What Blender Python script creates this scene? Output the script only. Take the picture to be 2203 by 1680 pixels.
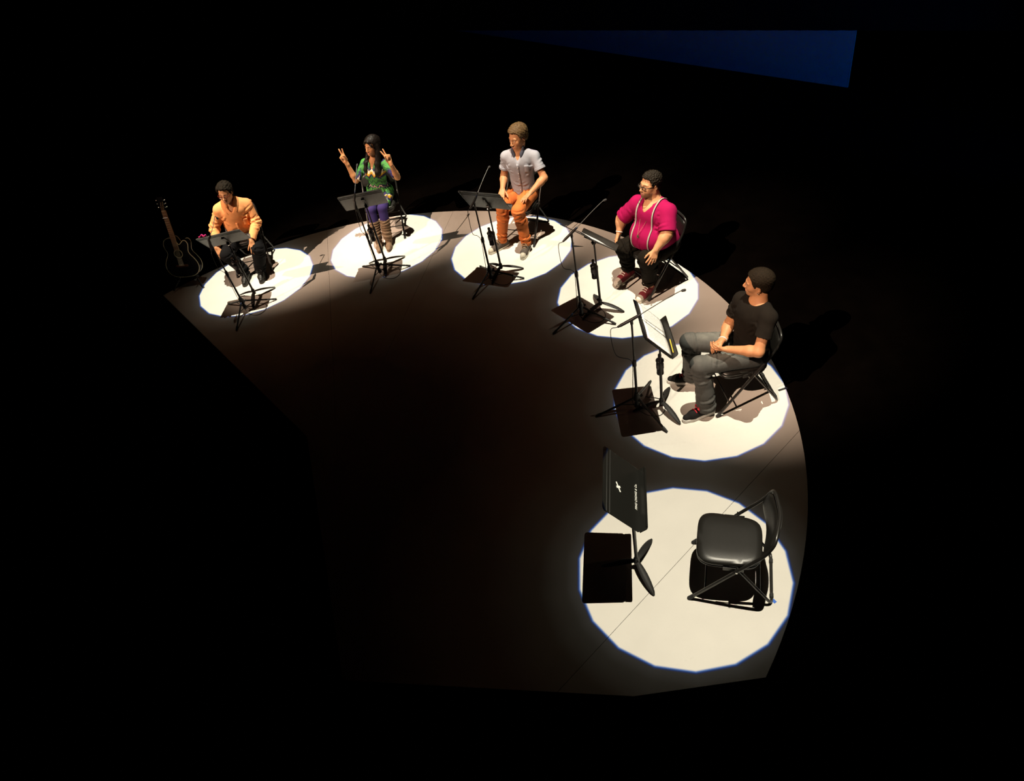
import bpy, bmesh, math, random
import numpy as np
import openvdb as vdb
from mathutils import Matrix, Vector

# ------------------------------------------------------------------ clear
for o in list(bpy.data.objects):
    bpy.data.objects.remove(o, do_unlink=True)
SC = bpy.context.scene
COL = SC.collection
random.seed(4)
RNG = np.random.default_rng(7)

# ------------------------------------------------------------------ camera (balcony seat looking down on the stage)
F_PX, PITCH, ROLL, CAM_H = 1504.6286, 0.7478, -0.234, 4.5107
cam = bpy.data.cameras.new('camera')
cam.sensor_fit = 'HORIZONTAL'
cam.sensor_width = 36.0
cam.lens = F_PX / 2203.0 * 36.0
cam.clip_end = 200
cam_ob = bpy.data.objects.new('camera', cam)
COL.objects.link(cam_ob)
_f = Vector((0, math.cos(PITCH), -math.sin(PITCH)))
_r = Vector((1, 0, 0))
_u = _r.cross(_f)
_c, _s = math.cos(ROLL), math.sin(ROLL)
_R, _U = _r * _c + _u * _s, _u * _c - _r * _s
cam_ob.matrix_world = Matrix(((_R.x, _U.x, -_f.x, 0), (_R.y, _U.y, -_f.y, 0), (_R.z, _U.z, -_f.z, CAM_H), (0, 0, 0, 1)))
SC.camera = cam_ob

# ------------------------------------------------------------------ world, view
w = bpy.data.worlds.new('dark_theatre')
SC.world = w
w.use_nodes = True
w.node_tree.nodes['Background'].inputs[0].default_value = (0, 0, 0, 1)
w.node_tree.nodes['Background'].inputs[1].default_value = 0.0
SC.view_settings.view_transform = 'Standard'
SC.view_settings.look = 'None'
SC.view_settings.gamma = 1.0
SC.view_settings.exposure = 0.0
SC.view_settings.use_curve_mapping = False

# ------------------------------------------------------------------ lights
POOLS = [(-2.838, 7.983), (-1.127, 8.099), (0.395, 7.308), (1.430, 5.920), (1.598, 4.224), (0.890, 2.6145)]
POOL_R = 0.733
LAMP_Z = 7.0
LAMPS = [(-2.05, 8.05), (-0.45, 7.95), (1.00, 7.05), (2.08, 5.62), (2.40, 3.92), (1.66, 2.40)]     # hung outside the arc, tipped in
POOL_POWER = [3900, 3900, 3800, 3600, 3000, 2700]
KEY_POWER = 2600
KEY_DIR = Vector((0.98, 0.62, -1.22)).normalized()     # direction the front wash travels
KEY_TARGETS = [(-2.56, 8.10, 0.66), (-1.04, 8.28, 0.68), (0.60, 7.55, 0.80), (1.72, 6.0, 0.80), (1.93, 4.16, 0.80)]
KEY_DIST = 7.0
SPILL = 0.034


def nd(nt, t, **kw):
    n = nt.nodes.new(t)
    for k, v in kw.items():
        setattr(n, k, v)
    return n


def ln(nt, a, b):
    nt.links.new(a, b)


def mth(nt, op, a, b=None, c=None):
    n = nd(nt, 'ShaderNodeMath', operation=op)
    for i, v in enumerate((a, b, c)):
        if v is None:
            continue
        if isinstance(v, (int, float)):
            n.inputs[i].default_value = v
        else:
            ln(nt, v, n.inputs[i])
    return n.outputs[0]


def profile_spot(name, loc, target, power, half_tan, col, sides, edge, spill, fringe, turn=0.0, spread=3.2):
    """Ellipsoidal stage lamp: iris with straight blades, thin coloured fringe, weak spill outside the beam."""
    L = bpy.data.lights.new(name, 'SPOT')
    L.energy = power
    L.color = (1, 1, 1)
    L.shadow_soft_size = 0.005
    L.spot_blend = 0.25
    L.spot_size = 2 * math.atan(half_tan * spread)
    L.use_nodes = True
    nt = L.node_tree
    em = nt.nodes['Emission']
    tc = nd(nt, 'ShaderNodeTexCoord')
    sp = nd(nt, 'ShaderNodeSeparateXYZ')
    ln(nt, tc.outputs['Normal'], sp.inputs[0])
    x, y, z = sp.outputs
    az = mth(nt, 'ABSOLUTE', z)
    x2 = mth(nt, 'DIVIDE', x, az)
    y2 = mth(nt, 'DIVIDE', y, az)
    r = mth(nt, 'SQRT', mth(nt, 'ADD', mth(nt, 'MULTIPLY', x2, x2), mth(nt, 'MULTIPLY', y2, y2)))
    if sides:
        th = mth(nt, 'ADD', mth(nt, 'ARCTAN2', y2, x2), math.pi * 4 + turn)
        q = mth(nt, 'SUBTRACT', mth(nt, 'MODULO', th, 2 * math.pi / sides), math.pi / sides)
        r = mth(nt, 'MULTIPLY', r, mth(nt, 'MULTIPLY', mth(nt, 'COSINE', q), 1.0 / (math.cos(math.pi / sides) ** 0.5)))
    rr = mth(nt, 'DIVIDE', r, half_tan * spread)
    cr = nd(nt, 'ShaderNodeValToRGB')
    ln(nt, rr, cr.inputs[0])
    e = cr.color_ramp
    e.interpolation = 'LINEAR'
    k = 1.0 / spread
    pts = [(0.0, col), (k * (1 - edge), col)]
    if fringe:
        pts += [(k * (1 - edge * 0.2), (0.13, 0.28, 0.66)), (k * (1 + edge * 0.7), (0.0, 0.035, 0.24))]
    if fringe:
        pts += [(k * (1 + edge * 1.7), tuple(c * spill * s for c, s in zip(col, (0.95, 1.0, 1.15)))), (k * 1.14, tuple(c * spill * 0.50 for c in col)),
                (k * 1.40, tuple(c * spill * 0.17 * s for c, s in zip(col, (1.15, 0.95, 0.8)))), (k * 1.95, tuple(c * spill * 0.055 * s for c, s in zip(col, (1.5, 0.85, 0.55)))), (0.97, (0, 0, 0))]
    else:
        e.interpolation = 'EASE'
        pts += [(k * (1 + edge * 2.0), tuple(c * spill for c in col)), (0.99, (0, 0, 0))]
    while len(e.elements) < len(pts):
        e.elements.new(0.5)
    for el, (p, c) in zip(e.elements, pts):
        el.position = p
        el.color = (c[0], c[1], c[2], 1)
    ln(nt, cr.outputs[0], em.inputs[0])
    o = bpy.data.objects.new(name, L)
    COL.objects.link(o)
    o.location = loc
    d = Vector(target) - Vector(loc)
    o.rotation_euler = d.to_track_quat('-Z', 'Y').to_euler()
    return o


for i, (px, py) in enumerate(POOLS):
    profile_spot('overhead_spot', (*LAMPS[i], LAMP_Z), (px, py, 0), POOL_POWER[i], POOL_R / (LAMP_Z + 0.07), (1.0, 0.92, 0.73), 18, 0.011,
                 SPILL, True, turn=0.2 + i * 0.37)
for i, t in enumerate(KEY_TARGETS):
    p = Vector(t) - KEY_DIR * KEY_DIST
    profile_spot('front_wash', p, t, KEY_POWER, (0.68 if i > 1 else 0.72) / KEY_DIST, (1.0, 0.70, 0.50), 0, 0.36, 0.002, False, spread=1.9)
# blue wash on the back wall
Lb = bpy.data.lights.new('blue_wash', 'SPOT')
Lb.energy = 330
Lb.color = (0.0, 0.16, 1.0)
Lb.spot_size = math.radians(42)
Lb.spot_blend = 1.0
Lb.shadow_soft_size = 0.1
ob = bpy.data.objects.new('blue_wash', Lb)
COL.objects.link(ob)
ob.location = (7.0, 3.8, 1.2)
ob.rotation_euler = (Vector((4.7, 10.8, 0.25)) - ob.location).to_track_quat('-Z', 'Y').to_euler()

# ------------------------------------------------------------------ materials
MATS = {}


def mat(name, col, rough=0.6, metal=0.0, spec=0.5, bump=0.0, bscale=60.0, var=0.0, vscale=8.0, sheen=0.0, attr=None, sss=0.0, coat=0.0):
    if name in MATS:
        return MATS[name]
    m = bpy.data.materials.new(name)
    m.use_nodes = True
    nt = m.node_tree
    b = nt.nodes['Principled BSDF']
    b.inputs['Base Color'].default_value = (*col, 1)
    b.inputs['Roughness'].default_value = rough
    b.inputs['Metallic'].default_value = metal
    b.inputs['Specular IOR Level'].default_value = spec
    b.inputs['Sheen Weight'].default_value = sheen
    b.inputs['Coat Weight'].default_value = coat
    if sss:
        b.inputs['Subsurface Weight'].default_value = sss
        b.inputs['Subsurface Radius'].default_value = (0.012, 0.005, 0.003)
        b.inputs['Subsurface Scale'].default_value = 0.6
    tc = nd(nt, 'ShaderNodeTexCoord')
    src = None
    if attr:
        a = nd(nt, 'ShaderNodeAttribute', attribute_name=attr)
        src = a.outputs['Color']
    if var:
        n = nd(nt, 'ShaderNodeTexNoise')
        n.inputs['Scale'].default_value = vscale
        n.inputs['Detail'].default_value = 5
        ln(nt, tc.outputs['Object'], n.inputs['Vector'])
        mr = nd(nt, 'ShaderNodeMapRange')
        mr.inputs[3].default_value = 1 - var
        mr.inputs[4].default_value = 1 + var
        mr.inputs[1].default_value = 0.3
        mr.inputs[2].default_value = 0.7
        ln(nt, n.outputs[0], mr.inputs[0])
        mx = nd(nt, 'ShaderNodeMix', data_type='RGBA', blend_type='MULTIPLY')
        mx.inputs[0].default_value = 1
        if src is not None:
            ln(nt, src, mx.inputs[6])
        else:
            mx.inputs[6].default_value = (*col, 1)
        cmb = nd(nt, 'ShaderNodeCombineColor')
        for i in range(3):
            ln(nt, mr.outputs[0], cmb.inputs[i])
        ln(nt, cmb.outputs[0], mx.inputs[7])
        src = mx.outputs[2]
    if src is not None:
        ln(nt, src, b.inputs['Base Color'])
    if bump:
        n = nd(nt, 'ShaderNodeTexNoise')
        n.inputs['Scale'].default_value = bscale
        n.inputs['Detail'].default_value = 3
        ln(nt, tc.outputs['Object'], n.inputs['Vector'])
        bp = nd(nt, 'ShaderNodeBump')
        bp.inputs['Strength'].default_value = bump
        bp.inputs['Distance'].default_value = 0.006
        ln(nt, n.outputs[0], bp.inputs['Height'])
        ln(nt, bp.outputs[0], b.inputs['Normal'])
    MATS[name] = m
    return m


M_DECK = mat('deck_paint', (0.60, 0.575, 0.53), 0.55, spec=0.25, var=0.035, vscale=3.0)
M_FLOOR = mat('black_stage_floor', (0.0028, 0.0021, 0.0017), 0.9, spec=0.01, var=0.3, vscale=4)
M_WALL = mat('blue_lit_wall_plaster', (0.36, 0.36, 0.37), 0.9, var=0.05)
M_MASK = mat('mask_black', (0.008, 0.008, 0.008), 1.0, spec=0.0)
M_BLACKMETAL = mat('black_powder_coat', (0.012, 0.0115, 0.011), 0.42, spec=0.4)
M_STANDGREY = mat('stand_satin_black', (0.0070, 0.0070, 0.0058), 0.42, spec=0.65)
M_CHAIRTUBE = mat('chair_black_tube', (0.016, 0.0145, 0.013), 0.30, spec=0.5)
M_VINYL = mat('black_vinyl', (0.012, 0.011, 0.0095), 0.36, spec=0.42, bump=0.06, bscale=260)
M_RUBBER = mat('black_rubber', (0.015, 0.015, 0.015), 0.8)
M_CHROME = mat('chrome', (0.75, 0.75, 0.74), 0.15, metal=1.0)
M_PAPER = mat('paper', (0.78, 0.78, 0.76), 0.8)
M_WHITEPAINT = mat('white_paint_marker', (0.80, 0.80, 0.76), 0.6)

# ------------------------------------------------------------------ object helpers


def tag(o, label=None, cat=None, group=None, kind=None):
    if label:
        o['label'] = label
    if cat:
        o['category'] = cat
    if group:
        o['group'] = group
    if kind:
        o['kind'] = kind
    return o


def link(name, me, m=None, parent=None, smooth=True):
    if m is not None and len(me.materials) == 0:
        me.materials.append(m)
    if smooth:
        me.polygons.foreach_set('use_smooth', [True] * len(me.polygons))
    o = bpy.data.objects.new(name, me)
    COL.objects.link(o)
    if parent is not None:
        o.parent = parent
    return o


def empty(name, loc=(0, 0, 0), rz=0.0):
    o = bpy.data.objects.new(name, None)
    o.empty_display_size = 0.1
    COL.objects.link(o)
    o.location = loc
    o.rotation_euler = (0, 0, rz)
    return o


def copy_tree(o, parent=None):
    c = o.copy()
    COL.objects.link(c)
    c.parent = parent
    for ch in list(o.children):
        copy_tree(ch, c)
    return c


class MB:
    """collects shapes; build() links them as one mesh object"""

    def __init__(s):
        s.v, s.f = [], []

    def add(s, v, f):
        n = len(s.v)
        s.v += [tuple(map(float, p)) for p in v]
        s.f += [tuple(i + n for i in q) for q in f]
        return s

    def tube(s, pts, r, n=10, cap=True, flat=None):
        P = [np.array(p, float) for p in pts]
        rs = r if isinstance(r, (list, tuple, np.ndarray)) else [r] * len(P)
        T = []
        for i in range(len(P)):
            t = P[min(i + 1, len(P) - 1)] - P[max(i - 1, 0)]
            T.append(t / (np.linalg.norm(t) + 1e-12))
        a = np.array([0, 0, 1.0]) if abs(T[0][2]) < 0.9 else np.array([1.0, 0, 0])
        N = np.cross(T[0], a)
        N /= np.linalg.norm(N)
        V, Fc = [], []
        for i, p in enumerate(P):
            N = N - T[i] * (N @ T[i])
            N /= np.linalg.norm(N)
            Bn = np.cross(T[i], N)
            for j in range(n):
                q = 2 * math.pi * j / n
                V.append(p + rs[i] * (math.cos(q) * N + math.sin(q) * Bn))
        for i in range(len(P) - 1):
            for j in range(n):
                Fc.append((i * n + j, i * n + (j + 1) % n, (i + 1) * n + (j + 1) % n, (i + 1) * n + j))
        if cap:
            Fc.append(tuple(range(n))[::-1])
            Fc.append(tuple((len(P) - 1) * n + j for j in range(n)))
        return s.add(V, Fc)

    def box(s, c, size, R=None):
        h = np.array(size) / 2
        V = [np.array((x, y, z)) * h for x in (-1, 1) for y in (-1, 1) for z in (-1, 1)]
        if R is not None:
            V = [np.array(R) @ v for v in V]
        V = [v + np.array(c) for v in V]
        return s.add(V, [(0, 1, 3, 2), (4, 6, 7, 5), (0, 4, 5, 1), (2, 3, 7, 6), (0, 2, 6, 4), (1, 5, 7, 3)])

    def prism(s, poly, z0, z1, fn=None):
        n = len(poly)
        V = [(x, y, z0) for x, y in poly] + [(x, y, z1) for x, y in poly]
        if fn:
            V = [fn(*p) for p in V]
        return s.add(V, [tuple(range(n))[::-1], tuple(range(n, 2 * n))] + [(i, (i + 1) % n, n + (i + 1) % n, n + i) for i in range(n)])

    def lathe(s, prof, n=20, c=(0, 0, 0), R=None):
        V, Fc = [], []
        for r, z in prof:
            for j in range(n):
                q = 2 * math.pi * j / n
                p = np.array((r * math.cos(q), r * math.sin(q), z))
                if R is not None:
                    p = np.array(R) @ p
                V.append(p + np.array(c))
        for i in range(len(prof) - 1):
            for j in range(n):
                Fc.append((i * n + j, i * n + (j + 1) % n, (i + 1) * n + (j + 1) % n, (i + 1) * n + j))
        Fc.append(tuple(range(n))[::-1])
        Fc.append(tuple((len(prof) - 1) * n + j for j in range(n)))
        return s.add(V, Fc)

    def grid(s, G):
        """G: (a,b,3) array of points -> sheet"""
        a, b = G.shape[:2]
        return s.add(G.reshape(-1, 3), [(i * b + j, (i + 1) * b + j, (i + 1) * b + j + 1, i * b + j + 1) for i in range(a - 1) for j in range(b - 1)])

    def mesh(s, name):
        me = bpy.data.meshes.new(name)
        me.from_pydata(s.v, [], s.f)
        bm = bmesh.new()
        bm.from_mesh(me)
        bmesh.ops.recalc_face_normals(bm, faces=bm.faces)
        bm.to_mesh(me)
        bm.free()
        return me

    def build(s, name, m, parent=None, smooth=True, bevel=0.0, sharp=40):
        me = s.mesh(name)
        if bevel:
            bm = bmesh.new()
            bm.from_mesh(me)
            bmesh.ops.bevel(bm, geom=[e for e in bm.edges if len(e.link_faces) == 2 and e.calc_face_angle() > math.radians(50)],
                            offset=bevel, segments=2, affect='EDGES', profile=0.5)
            bm.to_mesh(me)
            bm.free()
        o = link(name, me, m, parent, smooth)
        if smooth:
            me.set_sharp_from_angle(angle=math.radians(sharp))
        return o


def catmull(pts, n=8):
    P = [np.array(p, float) for p in pts]
    P = [2 * P[0] - P[1]] + P + [2 * P[-1] - P[-2]]
    out = []
    for i in range(1, len(P) - 2):
        for j in range(n):
            t = j / n
            a, b, c, d = P[i - 1:i + 3]
            out.append(0.5 * ((2 * b) + (c - a) * t + (2 * a - 5 * b + 4 * c - d) * t * t + (3 * b - 3 * c + d - a) * t ** 3))
    out.append(P[-2])
    return out


# ------------------------------------------------------------------ structure: floor, deck, wall, added curtain
fl = MB().box((0, 6, -0.062), (34, 34, 0.1)).build('floor', M_FLOOR, smooth=False)
tag(fl, 'black painted stage floor around the pale deck', 'floor', kind='structure')

DC = np.array((-1.789, 4.720))
DR = 4.150


def on_arc(x, y):
    return math.atan2(y - DC[1], x - DC[0])


a0, a1 = on_arc(-4.07, 8.11), on_arc(1.11, 1.78)
arc = [(DC[0] + DR * math.cos(a0 + (a1 - a0) * t), DC[1] + DR * math.sin(a0 + (a1 - a0) * t)) for t in np.linspace(0, 1, 91)]
outline = arc + [(0.30, 1.84), (-1.6, 2.4), (-2.0, 4.9)]
deck = empty('floor_deck')
tag(deck, 'pale curved stage deck under the ring of light pools', 'stage deck', kind='structure')
seam = [((1.39, 3.04), (0.7085, 0.4837)), ((-0.21, 8.55), (0.344, 0.939)), ((-1.95, 8.8), (-0.06, 1.0))]
pieces = [[(x, y) for x, y in outline]]


def split_poly(poly, p, d):
    n = np.array((-d[1], d[0])) / np.hypot(*d)
    sd = [float((np.array(q) - p) @ n) for q in poly]
    out = ([], [])
    for i in range(len(poly)):
        j = (i + 1) % len(poly)
        for k, sg in ((0, 1), (1, -1)):
            g = 0.0015
            if sd[i] * sg >= g:
                out[k].append(poly[i])
            if (sd[i] * sg - g) * (sd[j] * sg - g) < 0:
                t = (g * sg - sd[i]) / (sd[j] - sd[i])
                out[k].append(tuple(np.array(poly[i]) + t * (np.array(poly[j]) - np.array(poly[i]))))
    return [o for o in out if len(o) > 2]


pieces = split_poly(pieces[0], seam[0][0], seam[0][1])
pieces.sort(key=lambda q: -len(q))
big = pieces[0]
rest = pieces[1:]
two = split_poly(big, seam[1][0], seam[1][1])
new = []
for q in two:
    if any(p[0] < -3 for p in q):
        new += split_poly(q, seam[2][0], seam[2][1])
    else:
        new.append(q)
for q in new + rest:
    MB().prism(q, -0.012, 0.0).build('deck_panel', M_DECK, deck, smooth=False)

# back wall standing beyond the deck, lit blue
wa, wb = np.array((0.2, 17.0)), np.array((5.665, 9.43))
wd = (wb - wa) / np.linalg.norm(wb - wa)
wn = np.array((wd[1], -wd[0]))
cx, cy = (wa + wb) / 2 - wn * -0.0
wl = MB().box((cx + 0.01 * 0.81, cy + 0.01 * 0.585, 2.4), (float(np.linalg.norm(wb - wa)), 0.02, 4.9), Matrix.Rotation(math.atan2(wd[1], wd[0]), 3, 'Z')).build('wall_back', M_WALL, smooth=False)
tag(wl, 'back wall washed in deep blue light behind the stage', 'wall', kind='structure')
# added black curtain: its hem hides the upper wall so the blue ends there
p, q = np.array((0.66, 13.36)), np.array((6.27, 8.78))
dd = (q - p) / np.linalg.norm(q - p)
p = p - dd * 2.0
q = q + dd * 2.5
L = np.linalg.norm(q - p)
nn = np.array((-dd[1], dd[0]))
xs = np.linspace(0, L, 260)
cm = MB()
G = np.zeros((260, 2, 3))
for i, x in enumerate(xs):
    o2 = p + dd * x + nn * 0.006 * math.sin(x * 2 * math.pi / 0.22)
    G[i, 0] = (o2[0], o2[1], 0.80)
    G[i, 1] = (o2[0], o2[1], 4.6)
cm.grid(G)
me = cm.mesh('added_mask_curtain')
cu = link('added_mask_curtain', me, M_MASK)
md = cu.modifiers.new('thickness', 'SOLIDIFY')
md.thickness = 0.008
tag(cu, 'added black curtain cutting off the blue lit back wall', 'curtain')

# ------------------------------------------------------------------ folding chairs
CHAIRS = {1: ((-2.874, 8.423), -92), 2: ((-1.071, 8.452), -98.5), 3: ((0.626, 7.587), -125), 4: ((1.777, 6.011), -161), 5: ((1.929, 4.162), 178), 6: ((1.196, 2.498), 157)}
CHAIR_LABEL = {
    1: 'black folding chair under the person in the orange shirt',
    2: 'black folding chair under the person in the green patterned dress',
    3: 'black folding chair under the person in orange trousers',
    4: 'black folding chair under the person in the magenta shirt',
    5: 'black folding chair under the person in the black t-shirt and jeans',
    6: 'empty black padded folding chair standing alone in the nearest light pool'}


def rounded(path, r=0.04, n=5):
    """round the corners of a polyline"""
    P = [np.array(p, float) for p in path]
    out = [P[0]]
    for i in range(1, len(P) - 1):
        a, b, c = P[i - 1], P[i], P[i + 1]
        u, v = (a - b), (c - b)
        ru = min(r, np.linalg.norm(u) * 0.45)
        rv = min(r, np.linalg.norm(v) * 0.45)
        s, e = b + u / np.linalg.norm(u) * ru, b + v / np.linalg.norm(v) * rv
        for t in np.linspace(0, 1, n):
            out.append((1 - t) ** 2 * s + 2 * t * (1 - t) * b + t * t * e)
    out.append(P[-1])
    return out


def superellipse(a, b, p, n, cx=0, cy=0):
    out = []
    for i in range(n):
        t = 2 * math.pi * i / n
        c, s = math.cos(t), math.sin(t)
        out.append((cx + a * math.copysign(abs(c) ** (2 / p), c), cy + b * math.copysign(abs(s) ** (2 / p), s)))
    return out


def make_chair():
    t = empty('folding_chair')
    zt = 0.742
    path = [(0.253, 0.226, 0.03), (-0.03, 0.224, 0.415), (-0.175, 0.220, 0.60), (-0.222, 0.212, zt - 0.03), (-0.236, 0.165, zt), (-0.262, 0.0, zt + 0.006),
            (-0.236, -0.165, zt), (-0.222, -0.212, zt - 0.03), (-0.175, -0.220, 0.60), (-0.03, -0.224, 0.415), (0.253, -0.226, 0.03)]
    MB().tube(rounded(path, 0.07, 6), 0.0115, 10).build('front_leg_frame', M_CHAIRTUBE, t)
    rear = [(-0.02, 0.200, 0.405), (-0.262, 0.200, 0.013), (-0.262, -0.200, 0.013), (-0.02, -0.200, 0.405)]
    MB().tube(rounded(rear, 0.05, 6), 0.0105, 10).build('rear_leg_frame', M_CHAIRTUBE, t)
    for sy in (1, -1):
        MB().tube([(0.274, 0.2265 * sy, 0.001), (0.243, 0.2255 * sy, 0.044)], [0.0155, 0.0135], 10).build('foot_cap', M_RUBBER, t)
        MB().tube([(-0.262, 0.15 * sy, 0.013), (-0.262, 0.12 * sy, 0.013)], 0.0128, 10).build('floor_glide', M_RUBBER, t)
        MB().box((0.00, 0.207 * sy, 0.395), (0.13, 0.006, 0.03)).build('hinge_bracket', M_CHAIRTUBE, t)
        MB().tube([(-0.02, 0.19 * sy, 0.405), (-0.02, 0.239 * sy, 0.405)], 0.007, 8).build('rivet', M_CHROME, t)
    MB().tube([(0.17, 0.224, 0.135), (0.17, -0.224, 0.135)], 0.0055, 8).build('cross_rod', M_CHAIRTUBE, t)
    MB().tube([(-0.175, 0.20, 0.16), (-0.175, -0.20, 0.16)], 0.0055, 8).build('cross_rod', M_CHAIRTUBE, t)
    # padded seat: domed top, piped rim
    prof = [(0.93, 0.382), (1.0, 0.390), (1.0, 0.400), (0.985, 0.404), (1.0, 0.410), (0.995, 0.424), (0.955, 0.434), (0.80, 0.4405), (0.5, 0.443), (0.2, 0.443)]
    m = MB()
    n = 56
    V, Fc = [], []
    for k, (sc, z) in enumerate(prof):
        for x, y in superellipse(0.208 * sc, 0.196 * sc, 4.2, n):
            V.append((x + 0.030, y * (1.0 + 0.06 * x / 0.2), z + 0.008 * max(0, x) / 0.2))
    for k in range(len(prof) - 1):
        for j in range(n):
            Fc.append((k * n + j, k * n + (j + 1) % n, (k + 1) * n + (j + 1) % n, (k + 1) * n + j))
    Fc.append(tuple(range(n))[::-1])
    Fc.append(tuple((len(prof) - 1) * n + j for j in range(n)))
    m.add(V, Fc)
    seat = m.build('seat', M_VINYL, t)
    pl = superellipse(0.196, 0.184, 4.2, 40, 0.03, 0)
    MB().prism(pl, 0.366, 0.384).build('seat_pan', M_CHAIRTUBE, t)
    # curved back pad
    a, b = 25, 9
    front, back = np.zeros((b, a, 3)), np.zeros((b, a, 3))
    for i in range(b):
        for j in range(a):
            s = -1 + 2 * j / (a - 1)
            q = i / (b - 1)
            ztop = zt + 0.002 - 0.055 * abs(s) ** 3.2
            zbot = 0.552 + 0.035 * abs(s) ** 4
            z = zbot + (ztop - zbot) * q
            x = -0.175 - (z - 0.60) * 0.34 - 0.042 * (1 - s * s)
            th = 0.020 * (1 - abs(s) ** 6) * (1 - abs(2 * q - 1) ** 6) + 0.004
            front[i, j] = (x + th, 0.206 * s, z)
            back[i, j] = (x - 0.004, 0.206 * s, z)
    m = MB()
    m.grid(front)
    m.grid(back[:, ::-1])
    bmm = m.mesh('backrest')
    bm = bmesh.new()
    bm.from_mesh(bmm)
    eb = [e for e in bm.edges if e.is_boundary]
    if eb:
        bmesh.ops.bridge_loops(bm, edges=eb)
    bmesh.ops.recalc_face_normals(bm, faces=bm.faces)
    bm.to_mesh(bmm)
    bm.free()
    bk = link('backrest', bmm, M_VINYL, t)
    bmm.set_sharp_from_angle(angle=math.radians(60))
    return t


chair0 = make_chair()
for k, ((x, y), a) in CHAIRS.items():
    c = chair0 if k == 1 else copy_tree(chair0)
    c.location = (x, y, 0)
    c.rotation_euler = (0, 0, math.radians(a))
    tag(c, CHAIR_LABEL[k], 'chair', 'folding chairs around the stage arc')

# ------------------------------------------------------------------ music stands
# root xy, yaw of the reader's side (deg), desk tilt from vertical (deg), height of desk foot
STANDS = {1: ((-2.80, 7.585), 89.0, 42.0, 0.750), 2: ((-1.145, 7.60), 86.0, 35.0, 0.785), 3: ((0.205, 6.86), 55.0, 31.5, 0.806),
          4: ((1.10, 5.765), 28.5, 46.5, 0.785), 5: ((1.245, 4.195), -7.0, 39.0, 0.783), 6: ((0.585, 2.725), -15.3, 39.4, 0.796)}
STAND_LABEL = {
    1: 'black music stand in front of the person in the orange shirt, tray back facing us',
    2: 'black music stand in front of the person making peace signs',
    3: 'black music stand in front of the person in orange trousers',
    4: 'black music stand holding loose sheets before the person in the magenta shirt',
    5: 'black music stand holding an open ring binder of printed pages',
    6: 'black music stand marked with a white tape cross, facing the empty chair'}
DW, DH = 0.50, 0.335


def desk_frame(k):
    (x, y), yaw, tilt, z0 = STANDS[k]
    t = math.radians(tilt)
    up = np.array((-math.sin(t), 0, math.cos(t)))
    nr = np.array((math.cos(t), 0, math.sin(t)))
    return np.array((0.05, 0, z0)), np.array((0, 1.0, 0)), up, nr


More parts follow.
